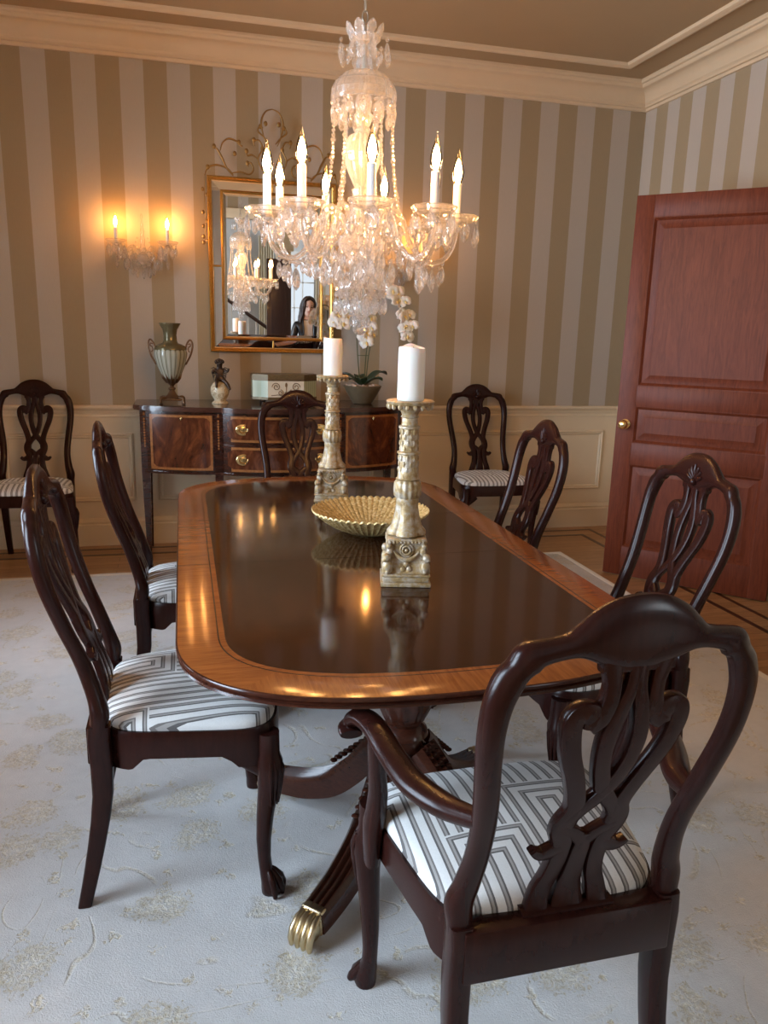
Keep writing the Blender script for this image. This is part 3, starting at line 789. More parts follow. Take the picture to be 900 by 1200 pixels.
# ------------------------------------------------------------------ candlesticks, candles, bowl
def make_candlestick(label, loc):
    t = thing('candlestick', label, 'candlestick', loc, 0, 'pair of carved gilt candlesticks')
    b = MB()
    box(b, (-.071, -.071, 0), (.071, .071, .012), .003); box(b, (-.066, -.066, .012), (.066, .066, .026), .004); box(b, (-.069, -.069, .026), (.069, .069, .033), .003)
    rings(b, [[(sx * w, sy * w, z) for sx, sy in ((-1, -1), (1, -1), (1, 1), (-1, 1))] for w, z in ((.052, .033), (.046, .05), (.043, .08), (.045, .105), (.050, .113))])
    box(b, (-.054, -.054, .112), (.054, .054, .124), .003)
    for s in range(4):
        Rm = Matrix.Rotation(s * PI / 2, 4, 'Z')
        for k in range(10): ball(b, tuple(Rm @ Vector((-.047 + .0104 * k, -.0545, .115))), .0042, 6, 4)
    b.tf(Matrix.Diagonal((.9, .9, 1, 1))); base = b.build('base', M['antique'], t, 40)
    for s in range(4):
        Rm = Matrix.Rotation(s * PI / 2, 4, 'Z'); o = MB()
        # rosette
        for r, h in ((.0175, .0), (.011, .003)):
            tube(o, [(r * math.cos(a * PI / 10), -.0465 - h, .093 + r * math.sin(a * PI / 10)) for a in range(20)], .0032, 6, True)
        ball(o, (0, -.049, .093), .006, 8, 6)
        # swag
        tube(o, [(.036 * q, -.0475 - .004 * (1 - q * q), .068 + .022 * q * q) for q in [-1 + .2 * k for k in range(11)]], [.003, .004, .005, .006, .0068, .007, .0068, .006, .005, .004, .003], 8)
        # trefoil
        for (x, z) in ((0, .057), (-.009, .043), (.009, .043)): ball(o, (x, -.049, z), .0085, 10, 6, (1, .6, 1))
        # seated lion at the corner
        for (x, y, z, r, q) in ((-.053, -.053, .050, .016, (1, 1, 1.25)), (-.056, -.056, .074, .0125, (1, 1, 1)), (-.061, -.061, .070, .007, (1, 1, .8)), (-.050, -.050, .104, .009, (1, 1, 1)), (-.062, -.053, .040, .007, (1, 1, 1.2)), (-.053, -.062, .040, .007, (1, 1, 1.2)), (-.047, -.047, .090, .010, (1, 1, 1.2))):
            ball(o, (x, y, z), r, 10, 7, q)
        o2 = MB(); o2.merge(o, Matrix.Diagonal((.9, .9, 1, 1)) @ Rm); o2.build('relief_carving', M['antique'], base, 60)
    b = MB()
    # leafy foot of the column: four lobes
    lathe(b, [(.034, .124), (.046, .128), (.046, .136), (.036, .150), (.031, .170), (.0275, .20), (.0295, .215), (.029, .222)], 48, (0, 0, 0), lambda a, z, r: 1 + .26 * (abs(math.cos(2 * a)) ** .6 - .6) * max(0, min(1, (.215 - z) / .05)))
    lathe(b, [(.0295, .222), (.0335, .228), (.0345, .245), (.0330, .262), (.029, .268)], 60, (0, 0, 0), lambda a, z, r: 1 + .05 * math.cos(a * 14))
    lathe(b, [(.0270, .268), (.0315, .271), (.0275, .275), (.0255, .300), (.0245, .330), (.0245, .333), (.0295, .336), (.0295, .340), (.0235, .343), (.0225, .37), (.0215, .398), (.027, .400), (.027, .405), (.0205, .408), (.0195, .425), (.0235, .428), (.020, .432), (.0225, .440), (.034, .452), (.040, .458), (.030, .462)], 40)
    for rz_, rr, z0, z1 in ((9, .0238, .28, .325), (9, .0214, .348, .392)):
        for k in range(rz_):
            a = 2 * PI * k / rz_
            for q in range(4):
                z = z0 + (z1 - z0) * q / 3; aa = a + .35 * q
                ball(b, (rr * math.cos(aa), rr * math.sin(aa), z), .0040, 6, 5, (1, 1, 2.2))
    for k in range(12):
        a = 2 * PI * k / 12
    b.build('column', M['antique'], t, 50)
    b = MB()
    lathe(b, [(.030, .456), (.046, .455), (.058, .460), (.0605, .467), (.056, .470), (.040, .469), (.001, .4685)], 40)
    for k in range(18):
        a = 2 * PI * k / 18; ball(b, (.0545 * math.cos(a), .0545 * math.sin(a), .455), .0055, 6, 5, (1, 1, 1.5))
    b.build('drip_plate', M['antique'], t, 50)
    return t
CSR = math.radians(-13)
cs = make_candlestick('carved gilt candlestick nearer the camera, in front of the gold bowl on the table', (.547, 1.873, TZ + .0003))
cs.rotation_euler = (0, 0, CSR)
dup(cs, (.537, 2.874, TZ + .0003), CSR, 'carved gilt candlestick behind the gold bowl, farther one on the table')
def candle(label, loc, r, h, seed, lip):
    rr = random.Random(seed); t = thing('candle', label, 'candle', loc, 0, 'cream pillar candles')
    b = MB(); ph = rr.random() * 6
    n = 32; rs = []
    zt = lambda a: h * (1 + lip * max(0, math.cos(a - ph)) ** 6 - .03 * max(0, math.cos(a - ph + 2.2)) ** 2)
    for q, rf in ((0, .97), (.02, 1), (.85, 1), (.93, .985), (.98, .97), (1, .94), (1, .86), (.955, .76), (.94, .4)):
        rs.append([(r * rf * math.cos(2 * PI * k / n), r * rf * math.sin(2 * PI * k / n), q * (zt(2 * PI * k / n) if q > .9 else h)) for k in range(n)])
    rings(b, rs); b.build('wax', M['wax'], t, 60)
    b = MB(); tube(b, [(0, 0, h * .93), (.001, 0, h * .97), (.004, .001, h * .99)], .0014, 6); b.build('wick', M['wick'], t)
    return t
candle('thick white pillar candle with a melted lip on the nearer candlestick', (.547, 1.873, TZ + .4695), .0335, .130, 3, .06)
candle('slim cream pillar candle on the farther candlestick, before the orchid', (.537, 2.874, TZ + .4695), .035, .134, 9, .03)
b = MB(); n = 54 * 6; rs = []
bp = [(.001, .004), (.06, .004), (.085, .006), (.12, .022), (.155, .045), (.178, .064), (.187, .071), (.186, .076), (.176, .070), (.152, .052), (.118, .030), (.085, .013), (.06, .010), (.001, .009)]
for i, (r, z) in enumerate(bp):
    ring = []
    for k in range(n):
        a = 2 * PI * k / n; f = abs(math.sin(a * 27)); am = max(0, min(1, (r - .06) / .1))
        rr = r * (1 + .018 * f * am); z2 = z + (.006 * f - .003) * am * (1 if r > .1 else .3)
        ring.append((rr * math.cos(a), rr * math.sin(a), z2))
    rs.append(ring)
rings(b, rs)
lathe(b, [(.062, 0), (.066, .002), (.062, .0065), (.05, .007)], 40)
bw = b.build('fluted_bowl', M['bowl'], None, 25, (.572, 2.375, TZ + .0004)); tag(bw, 'shallow gold fluted bowl with scalloped rim between the candlesticks', 'bowl')

# ------------------------------------------------------------------ sideboard
SX = .55; SBZ = .94
FC = cr([(a * 1.034, b_) for a, b_ in [(0, 4.475), (.12, 4.487), (.27, 4.535), (.33, 4.575), (.45, 4.590), (.56, 4.618), (.68, 4.668), (.755, 4.715), (.79, 4.735), (.812, 4.765)]], 6)
def fy(dx, inset=0):
    dx = abs(dx)
    for (a, y0), (c, y1) in zip(FC, FC[1:]):
        if dx <= c: return y0 + (y1 - y0) * (dx - a) / max(c - a, 1e-9) + inset
    return FC[-1][1] + inset
sb = thing('sideboard', 'long bow-front mahogany sideboard with inlaid doors and brass oval handles against the back wall', 'sideboard', (SX, 4.85, 0))
YO = 4.85
def fpts(x0, x1, ins, n=24): return [(x0 + (x1 - x0) * k / n, fy(x0 + (x1 - x0) * k / n, ins) - YO) for k in range(n + 1)]
def front_slab(mb, x0, x1, z0, z1, ins, th, n=16, r=0):
    rs = []
    P = fpts(x0, x1, ins, n)
    for (x, y) in P: rs.append([(x, y, z0), (x, y, z1), (x, y + th, z1), (x, y + th, z0)])
    rings(mb, rs)
YBK = 5.105 - YO
b = MB()
for g, z0, z1 in ((.004, .912, .918), (.0, .918, SBZ - .004)):
    P = [(x, y + g) for x, y in fpts(-.839 + g, .839 - g, 0, 60)]
    prism(b, P + [(.839 - g, YBK), (-.839 + g, YBK)], z0, z1)
P = [(x, y + .005) for x, y in fpts(-.834, .834, 0, 60)]
prism(b, P + [(.834, YBK), (-.834, YBK)], SBZ - .004, SBZ); b.build('top', M['sbtop'], sb, 30)
b = MB(); BX = .802
P = fpts(-BX, BX, .034, 60); prism(b, P + [(BX, YBK - .01), (-BX, YBK - .01)], .545, .912)
front_slab(b, -BX, BX, .545, .556, .024, .012, 60)
body = b.build('body', M['sb'], sb, 30)
# tapered legs with inlaid pilasters
for dx in (-.779, -.360, .360, .779):
    y = fy(dx, .026 if abs(dx) < .5 else .03) - YO
    b = MB(); w = .022
    rings(b, [[(dx + sx * a, y + .02 + sy * a, z) for sx, sy in ((-1, -1), (1, -1), (1, 1), (-1, 1))] for a, z in ((.0115, 0), (.016, .15), (.0235, .545), (.0235, .910))])
    lg = b.build('leg', M['sb'], sb, 30)
    b = MB()
    for k in range(11): ball(b, (dx, y + .02 - .0235, .70 + k * .016), .0055, 8, 4, (1, .25, 1.3))
    for k in range(3): ball(b, (dx, y + .02 - .0235, .885 + k * .007), .007 - .0015 * k, 8, 4, (1.1, .25, .7))
    b.build('husk_inlay', M['satin'], lg, 60)
for dx in (-.779, .779):
    b = MB(); rings(b, [[(dx + sx * a, YBK - .035 + sy * a, z) for sx, sy in ((-1, -1), (1, -1), (1, 1), (-1, 1))] for a, z in ((.012, 0), (.016, .15), (.0235, .545), (.0235, .910))]); b.build('leg', M['sb'], sb, 30)
def panel(parent_name, x0, x1, z0, z1, ins):
    b = MB(); front_slab(b, x0, x1, z0, z1, ins, .012)
    p = b.build(parent_name, M['sb'], sb, 30)
    g = MB(); front_slab(g, x0 + .008, x1 - .008, z0 + .008, z1 - .008, ins - .0015, .004); g.build('satinwood_banding', M['satin'], p, 30)
    g = MB()
    # flame veneer with clipped corners
    c = .02; rs = []
    xs = [x0 + .022 + (x1 - x0 - .044) * k / 20 for k in range(21)]
    for x in xs:
        e = max(0, c - min(x - xs[0], xs[-1] - x)); y = fy(x, ins - .0026) - YO
        za, zb = z0 + .022 + e, z1 - .022 - e
        rs.append([(x, y, za), (x, y, zb), (x, y + .003, zb), (x, y + .003, za)])
    rings(g, rs); g.build('flame_veneer', M['flame'], p, 30)
    return p
def escut(p, x, z, ins):
    b = MB(); y = fy(x, ins) - YO
    for q, r in ((0, .005), (-.005, .0035), (.005, .0035), (-.009, .002)): ball(b, (x, y - .0035, z + q), r, 8, 5, (1, .4, 1))
    ball(b, (x + .006, y - .0035, z + .003), .003, 8, 5, (1, .4, 1)); b.build('escutcheon', M['brass'], p, 60)
def handle(p, x, z, ins):
    y = fy(x, ins) - YO; b = MB()
    rs = []
    for s, h in ((1, 0), (.97, .0025), (.82, .0042), (.55, .003), (.45, .005), (.2, .0065), (.01, .007)):
        rs.append([(x + .042 * s * math.cos(2 * PI * k / 28), y - h, z + .034 * s * math.sin(2 * PI * k / 28)) for k in range(28)])
    rings(b, rs, False, True); pl = b.build('handle', M['brass'], p, 60)
    b = MB()
    tube(b, [(x - .026 + .0, y - .008, z + .004)] + [(x + .026 * math.cos(a), y - .010, z + .003 + .024 * math.sin(a)) for a in [PI + PI * k / 12 for k in range(13)]], .0022, 8)
    for s in (-1, 1): ball(b, (x + s * .026, y - .007, z + .004), .0045, 8, 6)
    # an extra bright hinge pair is part of the pull
    return pl, b
for x0, x1 in ((-.755, -.387), (.387, .755)):
    p = panel('door', x0, x1, .562, .900, .026)
    escut(p, (x0 + x1) / 2, .872, .020)
for z0, z1 in ((.562, .722), (.736, .900)):
    p = panel('drawer', -.334, .334, z0, z1, .026)
    for x in (-.225, .225):
        pl, bb = handle(p, x, (z0 + z1) / 2, .0225)
        bb.build('bail', M['brass'], p, 60)

# ------------------------------------------------------------------ things on the sideboard
def hcurl(mb, pts, r, n=8, steps=6): tube(mb, cr(pts, steps), r, n)
vs = thing('urn_vase', 'tall fluted green urn vase with bronze handles at the left end of the sideboard', 'vase', (-.066, 4.84, SBZ + .0003))
b = MB(); lathe(b, [(.012, .118), (.030, .128), (.055, .165), (.080, .225), (.093, .275), (.095, .295), (.090, .318), (.078, .330)], 60, (0, 0, 0), lambda a, z, r: 1 + .018 * abs(math.sin(a * 10))); b.build('body', M['vase'], vs, 60)
b = MB(); lathe(b, [(.092, .308), (.093, .322), (.084, .335), (.066, .346), (.046, .352), (.041, .360), (.038, .37), (.036, .40), (.041, .43), (.054, .452), (.060, .462), (.060, .467), (.052, .462), (.034, .43), (.028, .37), (.02, .33)], 40, (0, 0, 0), lambda a, z, r: 1 + .02 * math.cos(a * 16) * (1 if z > .36 else 0)); b.build('neck', M['olive'], vs, 60)
b = MB(); lathe(b, [(.050, .026), (.052, .034), (.044, .040), (.028, .052), (.020, .066), (.014, .078), (.022, .086), (.022, .092), (.012, .098), (.014, .108), (.022, .115), (.036, .130), (.046, .146), (.040, .140), (.01, .125)], 32)
for k in range(12):
    a = 2 * PI * k / 12; tube(b, [((.030) * math.cos(a), .03 * math.sin(a), .122), (.049 * math.cos(a), .049 * math.sin(a), .150), (.060 * math.cos(a), .060 * math.sin(a), .175)], [.004, .006, .001], 6)
box(b, (-.056, -.050, .018), (.056, .050, .030), .005); b.build('base', M['bronze'], vs, 50)
for sx, sy in ((-1, -1), (1, -1), (1, 1), (-1, 1)):
    b = MB(); tube(b, cr([(sx * .040, sy * .034, .034), (sx * .056, sy * .048, .036), (sx * .066, sy * .056, .028), (sx * .064, sy * .055, .016), (sx * .068, sy * .058, .0095)], 4), [.008] * 8 + [.009] * 9, 8); ball(b, (sx * .067, sy * .057, .009), .009, 8, 6); b.build('foot', M['bronze'], vs, 60)
for s in (-1, 1):
    b = MB(); tube(b, cr([(s * .086, 0, .318), (s * .094, 0, .35), (s * .112, 0, .372), (s * .124, 0, .356), (s * .124, 0, .32), (s * .112, 0, .28), (s * .096, 0, .25), (s * .084, 0, .228)], 5), .0052, 8)
    tube(b, cr([(s * .100, 0, .345), (s * .112, 0, .350), (s * .114, 0, .335), (s * .104, 0, .330), (s * .100, 0, .312), (s * .110, 0, .300)], 4), .0035, 6); ball(b, (s * .089, 0, .238), .007, 8, 6); b.build('handle', M['bronze'], vs, 60)

# cherub figurine: one skinned body on a ball jar
def skin(name, joints, edges, root=0, sub=1):
    me = bpy.data.meshes.new(name); me.from_pydata([j[:3] for j in joints], edges, [])
    o = bpy.data.objects.new(name, me); C.objects.link(o)
    md = o.modifiers.new('Skin', 'SKIN'); md.use_smooth_shade = True; md.branch_smoothing = .6
    for i, j in enumerate(joints):
        r = j[3]; sv = me.skin_vertices[0].data[i]
        sv.radius = r if hasattr(r, '__len__') else (r, r); sv.use_root = (i == root)
    sb_ = o.modifiers.new('Sub', 'SUBSURF'); sb_.levels = sub; sb_.render_levels = sub
    dg = bpy.context.evaluated_depsgraph_get(); dg.update()
    ev = o.evaluated_get(dg); nm = bpy.data.meshes.new_from_object(ev)
    bpy.data.objects.remove(o, do_unlink=True); bpy.data.meshes.remove(me)
    nm.name = name
    nm.polygons.foreach_set('use_smooth', [True] * len(nm.polygons))
    return nm
cf = thing('cherub_figurine', 'small bronze cherub seated on a cream painted ball jar beside the urn', 'figurine', (.214, 4.84, SBZ + .0003))
b = MB(); lathe(b, [(.048, .0), (.050, .004), (.044, .010), (.034, .018), (.036, .026), (.050, .048), (.056, .074), (.054, .098), (.042, .120), (.026, .131), (.001, .134)], 32); b.build('ball_jar', M['jar'], cf, 60)
J = [(0, 0, .148, .022), (0, .002, .172, .022), (0, .004, .196, .021), (0, .004, .216, .013), (0, -.002, .236, .022), (0, 0, .250, .017),
     (-.028, .002, .200, .010), (-.044, -.014, .182, .0085), (-.034, -.030, .196, .007), (.028, .002, .200, .010), (.046, -.010, .188, .0085), (.054, -.018, .212, .007),
     (-.018, -.022, .146, .015), (-.022, -.050, .132, .011), (-.022, -.056, .104, .008), (.022, -.018, .140, .015), (.044, -.044, .120, .011), (.054, -.050, .092, .008), (-.024, -.068, .100, .007), (.058, -.062, .088, .007)]
Ee = [(0, 1), (1, 2), (2, 3), (3, 4), (4, 5), (2, 6), (6, 7), (7, 8), (2, 9), (9, 10), (10, 11), (0, 12), (12, 13), (13, 14), (14, 18), (0, 15), (15, 16), (16, 17), (17, 19)]
me = skin('cherub', J, Ee, 0, 2); me.materials.append(M['darkbronze'])
bod = link('cherub', me, cf)
b = MB()
for k in range(26):
    a = k * 2.4; zz_ = 1 - 1.35 * k / 26; rr = math.sqrt(max(0, 1 - zz_ * zz_)); ball(b, (.024 * rr * math.cos(a), .003 + .022 * rr * math.sin(a), .246 + .017 * zz_), .006, 6, 5)
b.build('curls', M['darkbronze'], bod, 60)
for s in (-1, 1):
    b = MB()
    for k in range(5): tube(b, [(s * .012, .024, .200 - .006 * k), (s * (.034 + .004 * (2 - abs(k - 2))), .032, .212 - .012 * k), (s * (.052 - .004 * k), .028, .206 - .018 * k)], [(.004, .005), (.0035, .007), (.001, .002)], 6)
    b.build('wing', M['darkbronze'], bod, 60)

# painted box with cut corners
bx = thing('painted_casket', 'octagonal green and cream painted casket with dark lid in the sideboard centre', 'box', (.605, 4.87, SBZ + .0003))
Wb, Db, cc = .195, .095, .085
def oct_(g=0): return [(-Wb - g, -Db + cc * .75), (-Wb + cc, -Db - g), (Wb - cc, -Db - g), (Wb + g, -Db + cc * .75), (Wb + g, Db + g), (-Wb - g, Db + g)]
b = MB(); prism(b, oct_(0), .028, .160)
b.m = [2, 2, 1, 0, 1, 1, 0, 1]
b.build('case', [M['boxcream'], M['boxgreen'], M['boxdark']], bx, 20)
b = MB(); prism(b, oct_(.005), .155, .172); prism(b, oct_(.001), .172, .180); b.build('lid', M['boxdark'], bx, 20)
b = MB()
for z0, z1 in ((.028, .044), (.142, .155)): prism(b, oct_(.003), z0, z1)
b.build('gold_band', M['boxdark'], bx, 20)
for sx in (-1, 1):
    for sy in (-1, 1): b = MB(); lathe(b, [(.012, .028), (.016, .022), (.009, .014), (.012, .006), (.014, 0)], 14, (sx * .135, sy * .065, 0)); b.build('foot', M['darkbronze'], bx, 60)
b = MB(); yq = -Db - .0018
def spir(cx, cz, r, s, turns=1.6, ph=0): return [(cx + s * r * (1 - q / 20 * .8) * math.cos(ph + q / 20 * turns * 2 * PI), yq, cz + r * (1 - q / 20 * .8) * math.sin(ph + q / 20 * turns * 2 * PI)) for q in range(21)]
for s in (-1, 1):
    tube(b, spir(s * .060, .106, .026, s), .0022, 6); tube(b, spir(s * .034, .072, .018, s, 1.5, PI / 2), .0020, 6); tube(b, [(s * .090, yq, .054), (s * .05, yq, .058), (s * .01, yq, .052)], .002, 6)
tube(b, [(0, yq, .05), (0, yq, .13)], .002, 6); ball(b, (0, yq, .118), .010, 8, 6, (.7, .2, 1.4)); ball(b, (0, yq, .07), .008, 8, 6, (1.2, .2, 1))
zig = [(-.11 + .22 * k / 8, yq - .004, .149 + (.006 if k % 2 else -.004)) for k in range(9)]
tube(b, zig, .0018, 6); b.build('painted_scrolls', M['scroll'], bx, 60)

# orchid
oc = thing('potted_orchid', 'white orchid with two arching sprays in a bronze bowl pot on the sideboard', 'plant', (1.10, 4.86, SBZ + .0003))
b = MB(); lathe(b, [(.055, 0), (.062, .004), (.066, .012), (.095, .060), (.118, .104), (.121, .114), (.114, .116), (.108, .108), (.09, .09), (.001, .088)], 36); b.build('pot', M['pot'], oc, 60)
b = MB()
for k in range(70):
    a = R.random() * 2 * PI; r = .106 * math.sqrt(R.random()); ball(b, (r * math.cos(a), r * math.sin(a), .106 + .008 * R.random()), .013 + .006 * R.random(), 7, 5, (1, 1, .7))
o = b.build('pebbles', M['moss'], oc, 60); o['kind'] = 'stuff'
for (a, l, w, lift) in ((.35, .17, .040, .085), (2.8, .14, .036, .07), (-.6, .12, .034, .05), (3.7, .12, .036, .045), (1.6, .13, .036, .06), (-1.9, .10, .034, .05)):
    b = MB(); rs = []; m_ = 12
    for i in range(m_ + 1):
        t_ = i / m_; r = .015 + l * t_; z = .112 + lift * math.sin(t_ * 2.2) ; wd = w * math.sin(PI * min(1, .08 + t_ * .92)) ** .6 + .001
        c = Vector((r * math.cos(a), r * math.sin(a), z)); sd = Vector((-math.sin(a), math.cos(a), 0))
        rs.append([tuple(c + sd * wd + Vector((0, 0, .010))), tuple(c), tuple(c - sd * wd + Vector((0, 0, .010))), tuple(c - sd * wd + Vector((0, 0, .006))), tuple(c - Vector((0, 0, .005))), tuple(c + sd * wd + Vector((0, 0, .006)))])
    rings(b, rs); b.build('leaf', M['leaf'], oc, 60)
def flower_mesh():
    p = MB()
    for k, (a, l, w) in enumerate(((PI / 2, .032, .013), (PI / 2 + 2.15, .032, .012), (PI / 2 - 2.15, .032, .012), (.25, .034, .021), (PI - .25, .034, .021))):
        rs = []
        for i in range(7):
            t_ = i / 6; r = .003 + l * t_; wd = w * math.sin(PI * min(1, .1 + .9 * t_)) ** .7 + .0008; y = -.003 - .006 * math.sin(t_ * 3) + .006 * t_ * t_
            cx, cz = math.cos(a), math.sin(a)
            rs.append([(r * cx - wd * cz, y - .002, r * cz + wd * cx), (r * cx, y - .004, r * cz), (r * cx + wd * cz, y - .002, r * cz - wd * cx), (r * cx + wd * cz, y - .001, r * cz - wd * cx), (r * cx, y - .0025, r * cz), (r * cx - wd * cz, y - .001, r * cz + wd * cx)])
        rings(p, rs)
    s = p.mesh('orchid_flower', M['petal'], 70)
    q = MB(); tube(q, [(0, -.004, 0), (0, -.014, -.004), (0, -.016, -.014)], [.004, .0055, .003], 8); ball(q, (0, -.008, .001), .0045, 8, 6)
    return s, q.mesh('orchid_lip', M['lip'], 70)
FM, LM = flower_mesh()
sprays = [[(-.012, .01, .10), (-.035, .0, .30), (-.050, -.02, .48), (-.045, -.04, .585), (-.085, -.075, .600), (-.15, -.10, .545), (-.20, -.115, .47)],
          [(.02, .01, .10), (.035, .0, .30), (.062, -.02, .50), (.085, -.03, .64), (.13, -.06, .695), (.19, -.09, .64), (.235, -.10, .52), (.262, -.105, .44)],
          [(.008, -.005, .10), (.015, -.02, .32), (.03, -.05, .50), (.01, -.08, .60), (-.03, -.10, .585), (-.02, -.12, .48), (0, -.125, .40)]]
for si, sp_ in enumerate(sprays):
    P = cr(sp_, 8); b = MB(); tube(b, P, .0032, 6); stem = b.build('stem', M['stem'], oc, 60)
    nfl = (17, 15, 18)[si]
    for k in range(nfl):
        q = P[int(len(P) * (.55 + .44 * k / (nfl - 1))) - 1]
        off = Vector((.032 * math.cos(k * 2.1), -.018 - .02 * R.random(), .026 * math.sin(k * 2.1)))
        Mx = Matrix.Translation(Vector(q) + off) @ Matrix.Rotation(R.uniform(-.7, .7), 4, 'Z') @ Matrix.Rotation(R.uniform(-.5, .4), 4, 'X') @ Matrix.Rotation(R.uniform(-.5, .5), 4, 'Y') @ Matrix.Scale(R.uniform(1.1, 1.45), 4)
        f = link('flower', FM, stem, M=Mx)
        ds = MB()
        link('flower_lip', LM, stem, M=Mx)
b = MB(); tube(b, [(-.035, -.004, .30), (.035, -.004, .30)], .002, 6); b.build('stake_tie', M['stem'], oc)

# ------------------------------------------------------------------ mirror
mr = thing('wall_mirror', 'gilt framed wall mirror with mirrored border and scrolled cresting above the sideboard', 'mirror', (.567, YB - .012, 1.24))
mr.rotation_euler = (math.radians(1.0), 0, 0)
mw, mh = .392, 1.035
def rectring(mb, x0, z0, x1, z1, prof):
    rs = []
    for sx, sz in ((0, 0), (1, 0), (1, 1), (0, 1)): rs.append([((x0 + i) if not sx else (x1 - i), -h, (z0 + i) if not sz else (z1 - i)) for i, h in prof])
    rings(mb, rs, closed=True)
b = MB(); rectring(b, -mw, 0, mw, mh, [(0, 0), (.0, .022), (.006, .030), (.014, .026), (.018, .032), (.026, .026), (.028, 0)])
for k in range(44):
    z = .015 + (mh - .03) * k / 43
    for s in (-1, 1): ball(b, (s * (mw - .008), -.030, z), .0052, 6, 4)
for k in range(34):
    x = -mw + .015 + (2 * mw - .03) * k / 33
    for z in (.008, mh - .008): ball(b, (x, -.030, z), .0052, 6, 4)
b.build('outer_frame', M['gilt'], mr, 30)
b = MB(); bi = .088
rectring(b, -mw + bi, bi, mw - bi, mh - bi, [(-.014, .008), (-.012, .024), (-.004, .034), (.004, .030), (.008, .016), (.008, .008)]); b.build('inner_frame', M['gilt'], mr, 30)
for (xa, xc, za, zb, hh) in ((-mw, -mw, 0, mh, 0),):
    pass
o4 = [(-mw + .024, .024), (mw - .024, .024), (mw - .024, mh - .024), (-mw + .024, mh - .024)]
i4 = [(-mw + bi - .010, bi - .010), (mw - bi + .010, bi - .010), (mw - bi + .010, mh - bi + .010), (-mw + bi - .010, mh - bi + .010)]
for k in range(4):
    j = (k + 1) % 4; b = MB()
    q = [o4[k], o4[j], i4[j], i4[k]]; h = [.014, .014, .020, .020]
    b.add([(x, -d, z) for (x, z), d in zip(q, h)] + [(x, -.004, z) for x, z in q], [(0, 1, 2, 3), (7, 6, 5, 4), (0, 4, 5, 1), (1, 5, 6, 2), (2, 6, 7, 3), (3, 7, 4, 0)]); b.build('border_mirror', M['mirror'], mr, 20)
b = MB()
for z in (bi - .045, mh - bi + .045): ball(b, (0, -.020, z), .010, 8, 6, (.6, .6, 4.2))
for s in (-1, 1): ball(b, (s * (mw - bi + .040), -.020, mh / 2), .010, 8, 6, (4.0, .6, .6))
b.build('border_clasp', M['gilt'], mr, 60)
b = MB(); g0 = bi + .004
x0, x1, z0, z1 = -mw + g0, mw - g0, g0, mh - g0; bv = .018
b.add([(x0, -.0135, z0), (x1, -.0135, z0), (x1, -.0135, z1), (x0, -.0135, z1), (x0 + bv, -.0155, z0 + bv), (x1 - bv, -.0155, z0 + bv), (x1 - bv, -.0155, z1 - bv), (x0 + bv, -.0155, z1 - bv), (x0, -.008, z0), (x1, -.008, z0), (x1, -.008, z1), (x0, -.008, z1)],
      [(4, 5, 6, 7), (0, 1, 5, 4), (1, 2, 6, 5), (2, 3, 7, 6), (3, 0, 4, 7), (8, 11, 10, 9), (0, 8, 9, 1), (1, 9, 10, 2), (2, 10, 11, 3), (3, 11, 8, 0)])
b.build('mirror_glass', M['mirror'], mr, .5)
b = MB(); box(b, (-mw + .005, -.006, .005), (mw - .005, .006, mh - .005)); b.build('backing', M['dkwood'], mr)
# wrought cresting
b = MB()
def scr(pts, r0=.006, r1=.003):
    P = cr(pts, 6); m_ = len(P); tube(b, [(x, -.018, z) for x, z in P], [r0 + (r1 - r0) * abs(2 * i / (m_ - 1) - 1) for i in range(m_)], 8)
def leafb(x, z, r=.012): ball(b, (x, -.018, z), r, 8, 6, (1, .45, 1.25))
H0 = mh
for s in (-1, 1):
    scr([(s * .405, H0 - .005), (s * .385, H0 + .040), (s * .335, H0 + .060), (s * .27, H0 + .045), (s * .235, H0 + .01)])
    scr([(s * .235, H0 + .005), (s * .275, H0 + .05), (s * .30, H0 + .10), (s * .325, H0 + .145), (s * .35, H0 + .16)], .008, .003)
    scr([(s * .31, H0 + .14), (s * .295, H0 + .185), (s * .26, H0 + .21), (s * .215, H0 + .20), (s * .185, H0 + .175), (s * .18, H0 + .18)])
    scr([(s * .25, H0 + .02), (s * .19, H0 + .03), (s * .14, H0 + .02), (s * .115, H0 + .05), (s * .13, H0 + .085), (s * .15, H0 + .08), (s * .145, H0 + .06)])
    scr([(s * .0, H0 + .02), (s * .06, H0 + .05), (s * .085, H0 + .11), (s * .06, H0 + .17), (s * .08, H0 + .215), (s * .11, H0 + .205), (s * .105, H0 + .18)])
    scr([(s * .03, H0 + .19), (s * .055, H0 + .25), (s * .065, H0 + .32), (s * .040, H0 + .375), (0, H0 + .392)])
    scr([(s * .02, H0 + .20), (s * .05, H0 + .235), (s * .085, H0 + .265), (s * .075, H0 + .29), (s * .055, H0 + .285)])
    scr([(s * .085, H0 + .11), (s * .12, H0 + .13), (s * .15, H0 + .125), (s * .155, H0 + .145)])
    for (x, z) in ((.20, .195), (.225, .130), (.11, .215), (.07, .292), (.15, .082), (.155, .15), (.04, .31), (.385, .045), (.345, .162), (.06, .17)): leafb(s * x, H0 + z)
    # hanging vine at each side
    P = [(s * .402, H0 - .005), (s * .408, H0 - .12), (s * .404, H0 - .25), (s * .410, H0 - .37)]; scr(P, .0025, .002)
    for (dz, q) in ((.08, 1), (.11, -1), (.21, 1), (.26, -1), (.29, 1), (.35, 1), (.375, -1), (.385, 1)): leafb(s * (.406 + .012 * q), H0 - dz, .010)
b.tf(Matrix.Translation((0, 0, 0)))
b.build('cresting', M['wrought'], mr, 60)

